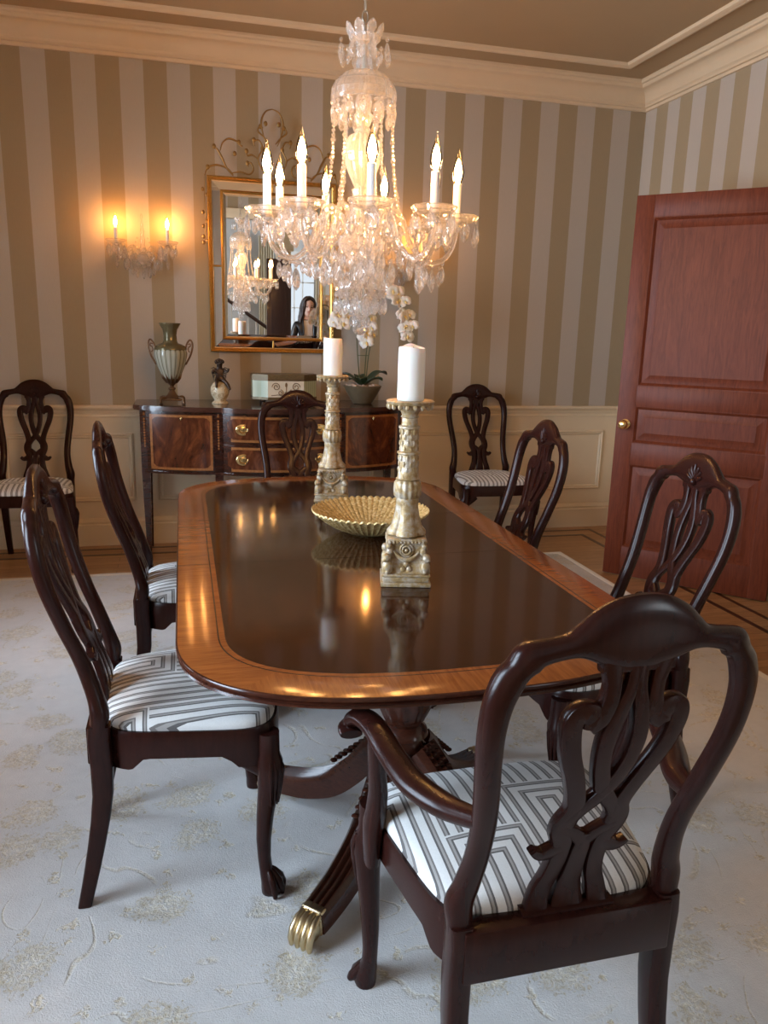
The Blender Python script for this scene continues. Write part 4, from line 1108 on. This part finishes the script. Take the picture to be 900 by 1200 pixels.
# ------------------------------------------------------------------ crystal parts
def gem(mb, c, w, h, d=None, n=8, top=.3):
    """faceted almond drop hanging from c (its top)"""
    d = d or w * .6; x, y, z = c
    prof = [(0.05, 0), (.45, .10), (.85, .32), (1, .58), (.72, .82), (.3, .95), (.02, 1)]
    rs = []
    for i, (r, t_) in enumerate(prof):
        rs.append([(x + w * r * math.cos(2 * PI * (k + .5 * (i % 2)) / n), y + d * r * math.sin(2 * PI * (k + .5 * (i % 2)) / n), z - h * t_) for k in range(n)])
    rings(mb, rs)
def bead(mb, c, r, n=6):
    x, y, z = c
    rs = [[(x + r * q * math.cos(2 * PI * (k + .5 * (i % 2)) / n), y + r * q * math.sin(2 * PI * (k + .5 * (i % 2)) / n), z + r * zz_) for k in range(n)] for i, (q, zz_) in enumerate(((.3, -1), (.85, -.5), (1, 0), (.85, .5), (.3, 1)))]
    rings(mb, rs)
def drop_mesh(name, w, h):
    b = MB(); bead(b, (0, 0, -.007), .006); gem(b, (0, 0, -.014), w, h); return b.mesh(name, M['crystal'], 5)
DROP_L = drop_mesh('pendant_large', .0185, .072); DROP_M = drop_mesh('pendant_medium', .0145, .052); DROP_S = drop_mesh('pendant_small', .0105, .034)
def bobeche_mesh(r=.063):
    b = MB(); n = 40
    sc = lambda a, z, rr: 1 + .07 * abs(math.cos(a * 5)) if rr > .03 else 1
    lathe(b, [(.012, -.022), (.016, -.010), (.030, .0), (r * .85, .010), (r, .022), (r * .985, .026), (r * .82, .016), (.028, .006), (.014, .003), (.013, .014), (.010, .014), (.009, -.01)], n, (0, 0, 0), sc)
    return b.mesh('bobeche', M['crystal'], 20)
BOB = bobeche_mesh()
def sleeve_mesh(h): b = MB(); lathe(b, [(.0125, 0), (.0125, h - .002), (.010, h), (.001, h)], 16); return b.mesh('candle_tube', M['sleeve'], 40)
SLV = sleeve_mesh(.115)
def bulb_meshes(hot, sc=1.0):
    b = MB(); lathe(b, [(r * sc, z * sc) for r, z in ((.006, 0), (.0095, .004), (.0155, .020), (.0165, .032), (.0135, .048), (.008, .066), (.0035, .080), (.0012, .092), (.0004, .095))], 16)
    g = b.mesh('bulb', M['bulbglass'], 60)
    b = MB(); lathe(b, [(r * sc, z * sc) for r, z in ((.001, .010), (.006, .014), (.0098, .024), (.0105, .034), (.0085, .046), (.0045, .058), (.0008, .066))], 14); e = b.mesh('bulb_glow', hot, 60)
    return g, e
BG, BE = bulb_meshes(M['glow'], 1.1)
BGs, BEs = bulb_meshes(M['glow_s'], .95)

# ------------------------------------------------------------------ chandelier
CX, CY = .557, 2.52
cl = thing('chandelier', 'large crystal chandelier with nine lit candle arms hanging over the dining table', 'chandelier', (CX, CY, 0))
b = MB(); z = 2.285; k = 0
while z < ZC - .03:
    Mx = Matrix.Rotation(PI / 2 * (k % 2), 4, 'Z'); s0 = len(b.v)
    tube(b, [(.0085 * math.cos(a * PI / 8), 0, z + .017 + (.017) * math.sin(a * PI / 8)) for a in range(16)], .0022, 6, True); b.tf(Mx, s0); z += .029; k += 1
b.build('chain', M['chainm'], cl, 60)
b = MB(); lathe(b, [(.055, ZC - .0005), (.055, ZC - .012), (.03, ZC - .03), (.008, ZC - .04)], 24); b.build('ceiling_canopy', M['chainm'], cl)
# central shaft
b = MB()
fl = lambda a, z, r: 1 + .035 * math.cos(a * 14)
lathe(b, [(.008, 2.235), (.024, 2.225), (.027, 2.205), (.022, 2.19), (.026, 2.165), (.030, 2.155), (.012, 2.15)], 20)
lathe(b, [(.012, 2.11), (.022, 2.09), (.027, 2.065), (.022, 2.045), (.030, 2.03), (.024, 2.012), (.018, 2.0), (.026, 1.99), (.020, 1.98)], 20)
lathe(b, [(.016, 1.984), (.040, 1.975), (.054, 1.952), (.057, 1.925), (.050, 1.888), (.038, 1.858), (.027, 1.835), (.022, 1.828)], 28, (0, 0, 0), fl)
lathe(b, [(.022, 1.828), (.032, 1.820), (.028, 1.805), (.032, 1.79), (.027, 1.775), (.034, 1.765), (.030, 1.745), (.024, 1.735), (.034, 1.72), (.042, 1.70), (.030, 1.685), (.024, 1.68)], 20, (0, 0, 0), fl)
b.build('shaft', M['crystal_core'], cl, 12)
b = MB(); tube(b, [(0, 0, 2.28), (0, 0, 1.45)], .0045, 8); b.build('rod', M['chainm'], cl)
b = MB(); lathe(b, [(.010, 2.222), (.032, 2.228), (.045, 2.240), (.048, 2.248), (.042, 2.250), (.02, 2.238), (.008, 2.235)], 32, (0, 0, 0), fl)
for k in range(8):
    a = 2 * PI * k / 8 + .2
    s0 = len(b.v); gem(b, (0, 0, 0), .016, .052, .007); Mx = Matrix.Rotation(a, 4, 'Z') @ Matrix.Translation((.034, 0, 2.236)) @ Matrix.Rotation(math.radians(209), 4, 'Y') @ Matrix.Translation((0, 0, 0)); b.tf(Mx @ Matrix.Rotation(PI / 2, 4, 'Z'), s0)
b.build('coronet', M['crystal_core'], cl, 8)
b = MB(); lathe(b, [(.010, 2.156), (.030, 2.154), (.060, 2.145), (.084, 2.124), (.096, 2.100), (.098, 2.078), (.094, 2.066), (.090, 2.072), (.091, 2.098), (.080, 2.120), (.058, 2.138), (.03, 2.147), (.010, 2.149)], 36, (0, 0, 0), lambda a, z, r: 1 + .03 * abs(math.cos(a * 9)) * (1 if r > .05 else 0)); b.build('dome', M['crystal'], cl, 8)
b = MB(); lathe(b, [(.020, 1.690), (.040, 1.688), (.064, 1.678), (.072, 1.660), (.066, 1.640), (.045, 1.625), (.026, 1.615), (.020, 1.60)], 36, (0, 0, 0), fl); b.build('arm_receiver', M['crystal_core'], cl, 10)
b = MB(); lathe(b, [(.018, 1.605), (.030, 1.590), (.036, 1.565), (.030, 1.545), (.050, 1.530), (.074, 1.522), (.080, 1.512), (.072, 1.500), (.045, 1.488), (.026, 1.475), (.030, 1.455), (.024, 1.44), (.012, 1.43)], 36, (0, 0, 0), fl); b.build('lower_bowl', M['crystal'], cl, 10)
b = MB()
for i in range(9):
    pass
ns, nr = 12, 8; rs = []
for i in range(nr + 1):
    t_ = PI * i / nr; rs.append([(.024 * max(math.sin(t_), .02) * math.cos(2 * PI * (k + .5 * (i % 2)) / ns), .024 * max(math.sin(t_), .02) * math.sin(2 * PI * (k + .5 * (i % 2)) / ns), 1.405 - .024 * math.cos(t_)) for k in range(ns)])
rings(b, rs); b.build('finial_ball', M['crystal'], cl, 5)
def hang(mesh, parent, a, r, z, c=(0, 0)):
    Mx = Matrix.Translation((c[0] + r * math.cos(a), c[1] + r * math.sin(a), z)) @ Matrix.Rotation(a + PI / 2 + R.uniform(-.5, .5), 4, 'Z')
    return link('pendant', mesh, parent, M=Mx)
hubs = {o.name.split('.')[0]: o for o in cl.children}
def onto(part, mesh, n, r, z, ph=0, jit=.0):
    for k in range(n): hang(mesh, hubs[part], ph + 2 * PI * k / n, r + R.uniform(-jit, jit), z + R.uniform(-jit, jit))
onto('coronet', DROP_M, 8, .074, 2.238, .1); onto('coronet', DROP_S, 8, .05, 2.222, .4)
onto('dome', DROP_S, 14, .096, 2.066); onto('dome', DROP_M, 9, .084, 2.064, .2)
onto('dome', DROP_S, 10, .06, 2.075, .1)
onto('arm_receiver', DROP_M, 14, .070, 1.648); onto('arm_receiver', DROP_L, 9, .10, 1.62, .2)
onto('lower_bowl', DROP_M, 16, .079, 1.512); onto('lower_bowl', DROP_S, 10, .050, 1.492, .15); onto('lower_bowl', DROP_S, 7, .028, 1.455, .3); onto('lower_bowl', DROP_M, 10, .062, 1.575)
# view-facing phase of the nine arms
vd = math.atan2(-CY, -CX)
for k in range(9):
    ph = math.radians(5 + 40 * k); a = vd + ph
    ca, sa = math.cos(a), math.sin(a)
    P = cr([(.034, 1.668), (.052, 1.715), (.080, 1.760), (.108, 1.762), (.132, 1.725), (.158, 1.660), (.205, 1.612), (.252, 1.615), (.280, 1.645), (.293, 1.682), (.295, 1.708)], 5)
    b = MB(); tube(b, [(r * ca, r * sa, z) for r, z in P], .0088, 8)
    lathe(b, [(.009, 1.701), (.018, 1.707), (.012, 1.716), (.020, 1.723), (.010, 1.732)], 12, (.295 * ca, .295 * sa, 0))
    ar = b.build('arm', M['crystal'], cl, 45)
    ex, ey = .295 * ca, .295 * sa
    T_ = lambda z: Matrix.Translation((ex, ey, z)) @ Matrix.Rotation(a, 4, 'Z')
    link('bobeche', BOB, ar, M=T_(1.724)); link('candle_tube', SLV, ar, M=T_(1.728))
    link('bulb', BG, ar, M=T_(1.842)); link('bulb_glow', BE, ar, M=T_(1.842))
    for q in range(6):
        hang((DROP_L, DROP_M)[q % 2], ar, a + 2 * PI * q / 6, .061, 1.742, (ex, ey))
    for (r, z, ms) in ((.075, 1.752, DROP_S), (.165, 1.654, DROP_M), (.225, 1.604, DROP_L), (.258, 1.612, DROP_M), (.12, 1.735, DROP_M), (.19, 1.626, DROP_M), (.25, 1.602, DROP_M)):
        hang(ms, ar, a + R.uniform(-.12, .12), r, z)
    # bead swag to the neighbouring arm
    a2 = a + math.radians(40); s = MB()
    for q in range(1, 14):
        t_ = q / 14; aa = a + (a2 - a) * t_; r = .255 - .040 * math.sin(PI * t_); bead(s, (r * math.cos(aa), r * math.sin(aa), 1.735 - .075 * math.sin(PI * t_)), .0058)
    s.build('bead_swag', M['crystal'], ar, 5)
for k in range(6):
    a = vd + math.radians(-84 + 60 * k - (12 if k == 1 else 0)); b = MB(); m_ = 24
    for q in range(m_ + 1):
        t_ = q / m_; r = .092 + .028 * t_ - .012 * math.sin(PI * t_); z = 2.066 + (1.752 - 2.066) * t_
        bead(b, (r * math.cos(a), r * math.sin(a), z), .0062 if q % 4 else .0085)
    b.build('bead_strand', M['crystal'], cl, 5)

# ------------------------------------------------------------------ wall sconces
def sconce(x, label):
    t = thing('wall_sconce', label, 'wall lamp', (x, YB - .0, 1.80), 0, 'pair of two-light crystal wall sconces')
    b = MB(); rs = []
    for r, h in ((.048, .0005), (.050, .006), (.044, .014), (.026, .018), (.02, .028), (.001, .030)): rs.append([(r * math.cos(2 * PI * k / 28), -h, -.02 + r * math.sin(2 * PI * k / 28)) for k in range(28)])
    rings(b, rs); bp_ = b.build('backplate', M['chainm'], t, 40)
    b = MB(); lathe(b, [(.004, .235), (.007, .215), (.004, .195), (.009, .175), (.006, .16), (.013, .135), (.010, .11), (.016, .085), (.012, .06), (.020, .035), (.014, .01), (.024, -.02), (.016, -.045), (.008, -.06)], 14, (0, -.045, 0)); sp_ = b.build('spire', M['crystal'], t, 8)
    b = MB(); bead(b, (0, -.066, -.02), .036, 10)
    for k in range(9):
        a = 2 * PI * k / 9; bead(b, (.046 * math.cos(a), -.052, -.02 + .046 * math.sin(a)), .0145, 8)
    b.build('rosette', M['crystal_core'], t, 5)
    for s in (-1, 1):
        P = cr([(s * .012, -.045, -.01), (s * .045, -.055, .045), (s * .075, -.065, .040), (s * .10, -.08, -.01), (s * .125, -.09, -.015), (s * .143, -.095, .02), (s * .146, -.095, .05)], 5)
        b = MB(); tube(b, P, .0065, 8); ar = b.build('arm', M['crystal'], t, 45)
        e = (s * .146, -.095)
        link('bobeche', BOB, ar, M=Matrix.Translation((e[0], e[1], .054)) @ Matrix.Scale(.92, 4)); link('candle_tube', SLV, ar, M=Matrix.Translation((e[0], e[1], .060)) @ Matrix.Scale(.75, 4))
        link('bulb', BGs, ar, M=Matrix.Translation((e[0], e[1], .145))); link('bulb_glow', BEs, ar, M=Matrix.Translation((e[0], e[1], .145)))
        for q in range(9): hang((DROP_M, DROP_L)[q % 2], ar, 2 * PI * q / 9 + .3, .050, .066 - (.0 if q % 2 else .005), e)
        for q in range(6): hang(DROP_M, ar, q * 1.05, .022, .03, (e[0] * .78, -.08))
        for q in range(4): hang(DROP_L, ar, q * 1.57, .016, -.005, (s * .085, -.075))
        hang(DROP_L, ar, .3, .0, .0, e)
        hang(DROP_L, ar, .5, .0, -.035, (s * .062, -.07)); hang(DROP_M, ar, .5, .0, .03, (s * .06, -.06))
        sw = MB()
        for q in range(1, 12): t_ = q / 12; bead(sw, (s * (.02 + .12 * t_), -.05 - .045 * t_, .12 * (1 - t_) + .055 * t_ - .075 * math.sin(PI * t_)), .005)
        sw.build('bead_swag', M['crystal'], ar, 5)
    hang(DROP_L, sp_, .2, 0, -.055, (0, -.045))
    for q in (-1, 1): hang(DROP_L, sp_, .2, 0, -.05, (q * .036, -.060)); hang(DROP_M, sp_, .9, 0, .02, (q * .055, -.06))
sconce(-.209, 'crystal wall sconce with two lit bulbs left of the mirror, above the green urn')
sconce(1.343, 'crystal wall sconce right of the mirror, mostly hidden behind the chandelier')

# ------------------------------------------------------------------ open panelled door
hx, hy = 3.06, 3.40; da = math.atan2(.73, -.683)
DW, DH, DT = .902, 2.147, .044
b = MB()
st, mid = .098, None
pan = [(.182, .680), (.802, 1.014), (1.128, 2.033)]
P0, P1 = st, DW - st
def door_face(mb, y, s):
    """stiles and rails as boxes with raised panels between"""
box(b, (0, -DT / 2, .008), (P0, DT / 2, DH), .002); box(b, (P1, -DT / 2, .008), (DW, DT / 2, DH), .002)
zs = [.008] + [q for p in pan for q in p] + [DH]
for i in range(0, len(zs), 2): box(b, (P0, -DT / 2, zs[i]), (P1, DT / 2, zs[i + 1]), .002)
dr_ = b.build('door_1', M['door'], None, 30); dr_.location = (hx, hy, 0); dr_.rotation_euler = (0, 0, da); dr_['kind'] = 'structure'
for (z0, z1) in pan:
    b = MB()
    box(b, (P0 - .004, -.007, z0 - .004), (P1 + .004, .007, z1 + .004))
    for s in (-1, 1):
        rs = []
        for i, h in ((.0, .0215), (.004, .021), (.014, .012), (.018, .007), (.022, .0075), (.060, .0165), (.062, .0175)):
            rs.append([(x, s * h, z) for x, z in ((P0 + i, z0 + i), (P1 - i, z0 + i), (P1 - i, z1 - i), (P0 + i, z1 - i))])
        rings(b, rs, False, True)
    b.build('panel', M['door'], dr_, 15)
b = MB(); kx = DW - .052
for s in (-1, 1):
    rs = []
    for r, h in ((.028, DT / 2), (.029, DT / 2 + .004), (.020, DT / 2 + .008), (.011, DT / 2 + .012), (.010, DT / 2 + .026), (.018, DT / 2 + .032), (.0265, DT / 2 + .042), (.027, DT / 2 + .052), (.020, DT / 2 + .062), (.010, DT / 2 + .0655), (.001, DT / 2 + .066)):
        rs.append([(kx + r * math.cos(2 * PI * k / 24), s * h, .908 + r * math.sin(2 * PI * k / 24)) for k in range(24)])
    rings(b, rs)
b.build('knob', M['brass'], dr_, 60)
for z in (.25, 1.08, 1.9):
    b = MB(); lathe(b, [(.006, z - .045), (.007, z - .04), (.007, z + .04), (.006, z + .045)], 12, (-.006, 0, 0)); b.build('hinge', M['iron'], dr_, 60)

# ------------------------------------------------------------------ the woman at the other side of the camera, seen in the mirror
PXX, PYY = 1.55, .16
pp = thing('person', 'dark-haired woman in a black jacket and white top holding a phone, reflected in the mirror', 'person', (PXX, PYY, RZ), 0)
def HB(h): return h
J = [(0, 0, .90, (.135, .105)), (0, .005, 1.00, (.125, .095)), (0, .005, 1.10, (.130, .10)), (0, 0, 1.21, (.135, .10)), (0, -.005, 1.29, (.09, .07)), (0, .002, 1.345, (.047, .047)), (0, .012, 1.40, (.044, .046)),
     (-.145, -.01, 1.265, .056), (-.185, .0, 1.02, .043), (-.14, .16, .93, .034), (-.11, .21, .92, .026),
     (.145, -.01, 1.265, .056), (.185, .07, 1.06, .043), (.140, .22, 1.19, .034), (.100, .245, 1.265, .025),
     (-.085, .0, .83, (.090, .095)), (-.090, .01, .47, .056), (-.092, -.01, .10, .038), (-.094, .05, .04, .036), (-.096, .12, .028, .028),
     (.085, .0, .83, (.090, .095)), (.090, .01, .47, .056), (.092, -.01, .10, .038), (.094, .05, .04, .036), (.096, .12, .028, .028)]
Ee = [(0, 1), (1, 2), (2, 3), (3, 4), (4, 5), (5, 6), (3, 7), (7, 8), (8, 9), (9, 10), (3, 11), (11, 12), (12, 13), (13, 14), (0, 15), (15, 16), (16, 17), (17, 18), (18, 19), (0, 20), (20, 21), (21, 22), (22, 23), (23, 24)]
me = skin('body', J, Ee, 0, 3)
for m_ in (M['skin'], M['jacket'], M['jeans'], M['shirt'], M['shoe']): me.materials.append(m_)
for p in me.polygons:
    c = p.center
    hand = (c - Vector((-.11, .21, .92))).length < .045 or (c - Vector((.100, .245, 1.265))).length < .045
    if c.z > 1.315: k = 0
    elif c.z < .075: k = 4
    elif c.z < .88 and abs(c.x) < .16 and c.y < .14: k = 2
    elif hand: k = 0
    elif False: k = 3
    else: k = 1
    p.material_index = k
body = link('body', me, pp)
# head: one lofted surface with brow, nose, lips and chin
HZ = 1.395
def head_ring(z, rx, yf, yb, n=28):
    out = []
    for k in range(n):
        a = 2 * PI * k / n; x = rx * math.sin(a); c = math.cos(a)
        y = (yf if c > 0 else -yb) * abs(c) ** .9 * (1 if c > 0 else 1)
        y = yf * c if c > 0 else yb * c
        out.append([x, y + .012, HZ + z])
    return out
prof = [(-.030, .030, .060, .028), (-.018, .046, .074, .040), (0, .056, .078, .056), (.025, .064, .078, .076), (.05, .069, .079, .088), (.08, .072, .080, .094), (.11, .073, .080, .097), (.14, .071, .078, .095), (.165, .063, .069, .085), (.185, .046, .052, .064), (.197, .024, .028, .034), (.200, .003, .004, .004)]
prof = cr(prof, 3)
rs = []
for (z, rx, yf, yb) in prof:
    ring = head_ring(z, rx, yf, yb)
    for p in ring:
        if p[1] > .03:
            x = p[0]
            p[1] += .020 * math.exp(-(x / .011) ** 2) * math.exp(-((z - .058) / .016) ** 2) + .010 * math.exp(-(x / .009) ** 2) * math.exp(-((z - .08) / .02) ** 2)     # nose
            p[1] += .007 * math.exp(-(x / .020) ** 2) * math.exp(-((z - .026) / .007) ** 2)                                              # lips
            p[1] += .006 * math.exp(-(x / .020) ** 2) * math.exp(-((z + .012) / .012) ** 2)                                              # chin
            for s in (-1, 1): p[1] -= .009 * math.exp(-((x - s * .030) / .014) ** 2) * math.exp(-((z - .088) / .011) ** 2)               # eye sockets
            p[1] += .004 * math.exp(-(abs(abs(x) - .028) / .02) ** 2) * math.exp(-((z - .106) / .008) ** 2)
    rs.append([tuple(p) for p in ring])
b = MB(); rings(b, rs)
Mh = Matrix.Translation((0, 0, HZ)) @ Matrix.Rotation(math.radians(-10), 4, 'X') @ Matrix.Rotation(math.radians(6), 4, 'Y') @ Matrix.Translation((0, 0, -HZ))
b.tf(Mh); hd = b.build('head', M['skin'], pp, 70)
for s in (-1, 1):
    e = MB(); ball(e, (s * .030, .083, HZ + .088), .0105, 12, 8, (1.25, .6, .62)); e.tf(Mh); e.build('eye', M['eye'], hd, 70)
    e = MB(); tube(e, [(s * .016, .094, HZ + .106), (s * .030, .0925, HZ + .112), (s * .046, .082, HZ + .107)], [.002, .003, .001], 6); e.tf(Mh); e.build('eyebrow', M['hair'], hd, 60)
    e = MB(); ball(e, (s * .074, .004, HZ + .078), .018, 10, 8, (.35, .7, 1.3)); e.tf(Mh); e.build('ear', M['skin'], hd, 60)
e = MB(); tube(e, [(-.021, .089, HZ + .026), (-.008, .098, HZ + .029), (0, .0985, HZ + .027), (.008, .098, HZ + .029), (.021, .089, HZ + .026)], [.002, .0042, .0045, .0042, .002], 8); e.tf(Mh); e.build('mouth', M['lips'], hd, 60)
h_ = MB()
rs = []
nh = 36
for q in range(13):
    t_ = q / 12; ring = []
    for k in range(nh):
        a = 2 * PI * k / nh; c = math.cos(a); fr = max(0, c)
        zl = .045 + .125 * fr ** .7 if c > -.2 else .045 - .02 * (-c)
        zl += .010 * math.exp(-(math.sin(a) / .12) ** 2) * (c > 0)
        z = zl + (.213 - zl) * math.sin(t_ * PI / 2)
        rr = math.sqrt(max(0.0004, 1 - max(0, (z - .085) / .130) ** 2))
        ring.append((.082 * rr * math.sin(a), .012 + (.089 if c > 0 else .112) * rr * c, HZ + z))
    rs.append(ring)
rings(h_, rs)
for sd in (-1, 1):
    for k in range(5):
        P = cr([(sd * .004, .055 - .02 * k, HZ + .205 - .002 * k), (sd * .045, .070 - .024 * k, HZ + .185), (sd * .078, .050 - .022 * k, HZ + .12), (sd * .088, .034 - .02 * k, HZ + .03), (sd * .080, .045 - .02 * k, HZ - .06), (sd * .095, .050 - .02 * k, HZ - .15)], 3)
        tube(h_, P, [.008 + .008 * math.sin(PI * i / (len(P) - 1)) for i in range(len(P))], 7)
for k in range(46):
    a = PI * (.62 + 1.76 * k / 45) - PI / 2 + PI / 2
    a = math.radians(55 + 250 * k / 45)
    x0, y0 = .074 * math.sin(a), .012 + .085 * math.cos(a)
    ln = .30 + .08 * R.random(); wv = R.random() * 6
    P = [(x0 * (1 + .0 * q) + .010 * math.sin(wv + q * 7) + x0 * .35 * min(q, .5), y0 * (1) - .01 * q + .008 * math.cos(wv + q * 6), HZ + .145 - ln * q) for q in [i / 7 for i in range(8)]]
    tube(h_, P, [.018, .019, .019, .018, .017, .015, .011, .004], 7)
h_.tf(Mh); h_.build('hair', M['hair'], pp, 60)
from mathutils.bvhtree import BVHTree
bv = BVHTree.FromPolygons([v.co[:] for v in me.vertices], [list(p.vertices) for p in me.polygons])
b = MB(); nz, nx = 26, 12; fr_ = []; 
for i in range(nz + 1):
    z = .90 + (1.305 - .90) * i / nz; w_ = .052 + .030 * (1 - i / nz)
    row = []
    for k in range(nx + 1):
        x = -w_ + 2 * w_ * k / nx
        hit = bv.ray_cast(Vector((x, .6, z)), Vector((0, -1, 0)))
        row.append((x, min(hit[0].y if hit[0] else .05, .115), z))
    fr_.append(row)
vs_ = [(x, y + .005, z) for r_ in fr_ for x, y, z in r_] + [(x, y - .004, z) for r_ in fr_ for x, y, z in r_]
fs_ = []; W_ = nx + 1; O_ = W_ * (nz + 1)
for i in range(nz):
    for k in range(nx):
        q = i * W_ + k; fs_ += [(q, q + 1, q + 1 + W_, q + W_), (O_ + q, O_ + q + W_, O_ + q + 1 + W_, O_ + q + 1)]
b.add(vs_, fs_); b.build('shirt', M['shirt'], pp, 80)
# jacket lapels and open collar
b = MB()
for s in (-1, 1): tube(b, [(s * .05, -.01, 1.335), (s * .066, .055, 1.29), (s * .062, .098, 1.20), (s * .066, .105, 1.05), (s * .075, .105, .92)], [(.018, .007), (.024, .008), (.026, .009), (.018, .008), (.012, .006)], 10)
b.build('jacket_lapel', M['jacket'], pp, 60)
def hand(base, dirv, up, s, name):
    D = Vector(dirv).normalized(); U = Vector(up).normalized(); Sd = D.cross(U).normalized() * s
    B = Vector(base); b = MB()
    tube(b, [tuple(B + D * q) for q in (-.01, .02, .05, .075)], [(.018, .022), (.014, .032), (.013, .037), (.010, .034)], 12, up=tuple(U))
    for i, (off, l) in enumerate(((-.027, .062), (-.009, .072), (.009, .068), (.026, .052))):
        o = B + D * .072 + Sd * off
        tube(b, [tuple(o), tuple(o + D * l * .45 + U * .006), tuple(o + D * l * .75 + U * .022), tuple(o + D * l * .80 + U * .042)], [.009, .0085, .0078, .006], 8)
    o = B + D * .022 - Sd * .028
    tube(b, [tuple(o), tuple(o + D * .022 - Sd * .022 + U * .012), tuple(o + D * .046 - Sd * .026 + U * .026), tuple(o + D * .062 - Sd * .018 + U * .034)], [.012, .011, .0095, .007], 8)
    return b.build(name, M['skin'], pp, 60)
hand((.098, .248, 1.275), (-.15, .1, 1), (0, -1, .1), 1, 'hand')
hand((-.108, .213, .918), (.25, .9, -.1), (.5, 0, 1), -1, 'hand')
tp_ = thing('phone', 'pale phone held up in front of the woman in the mirror', 'phone', (PXX + .093, PYY + .238, RZ + 1.338))
b = MB(); box(b, (-.036, -.005, -.075), (.036, .004, .075), .004); b.build('case', M['phone'], tp_)
b = MB(); box(b, (-.033, -.0062, -.071), (.033, -.0048, .071)); b.build('screen', M['lens'], tp_)
b = MB(); box(b, (.006, .0035, .040), (.032, .0065, .068), .002); b.build('camera_bump', M['lens'], tp_)

# ------------------------------------------------------------------ lights and sky
w = bpy.data.worlds.new('sky'); S.world = w; w.use_nodes = True
bg = w.node_tree.nodes.get('Background') or w.node_tree.nodes.new('ShaderNodeBackground')
bg.inputs[0].default_value = (.72, .86, 1, 1); bg.inputs[1].default_value = 1.0
def area(name, loc, rot, sx, sy, power, col):
    d = bpy.data.lights.new(name, 'AREA'); d.shape = 'RECTANGLE'; d.size = sx; d.size_y = sy; d.energy = power; d.color = col
    o = bpy.data.objects.new(name, d); C.objects.link(o); o.location = loc; o.rotation_euler = rot; return o
DAY = (.70, .85, 1.0)
for i, (y0, y1) in enumerate(WIN):
    area('window_daylight', (XL - .22, (y0 + y1) / 2, (WZ0 + WZ1) / 2), (0, -PI / 2, 0), WZ1 - WZ0, y1 - y0, (185, 125)[i], DAY)
area('foyer_side_fill', (-3.9, -3.0, 2.0), (0, -PI / 2, 0), 1.6, 2.0, 150, (.85, .93, 1))  # added fill lamp to brighten the foyer; this wall has no window
area('foyer_far_fill', (4.7, -4.2, 2.0), (0, PI / 2, 0), 1.8, 2.0, 110, (.85, .93, 1))  # second added foyer fill, at the opposite windowless wall

# ------------------------------------------------------------------ camera
cam = bpy.data.cameras.new('camera'); co = bpy.data.objects.new('camera', cam); C.objects.link(co)
f_px = 912.13; cam.sensor_fit = 'VERTICAL'; cam.sensor_height = 24; cam.lens = f_px / 1200 * 24
ya, pi_, ro = math.radians(14.5573), math.radians(13.1631), math.radians(1.5106)
F = Vector((math.sin(ya) * math.cos(pi_), math.cos(ya) * math.cos(pi_), -math.sin(pi_)))
rt = Vector((math.cos(ya), -math.sin(ya), 0)); up = rt.cross(F)
Rr = rt * math.cos(ro) + up * math.sin(ro); U = up * math.cos(ro) - rt * math.sin(ro)
m3 = Matrix((Rr, U, -F)).transposed()
co.matrix_world = Matrix.Translation((0, 0, 1.4)) @ m3.to_4x4()
cam.clip_start = .02
S.camera = co
S.view_settings.view_transform = 'Standard'; S.view_settings.look = 'None'; S.view_settings.gamma = 1; S.view_settings.use_curve_mapping = False
S.view_settings.exposure = 0.23
S.cycles.use_denoising = True
S.cycles.max_bounces = 14; S.cycles.transmission_bounces = 12; S.cycles.glossy_bounces = 6; S.cycles.transparent_max_bounces = 16; S.cycles.diffuse_bounces = 5
S.cycles.sample_clamp_indirect = 8
S.cycles.caustics_refractive = True; S.cycles.blur_glossy = .5
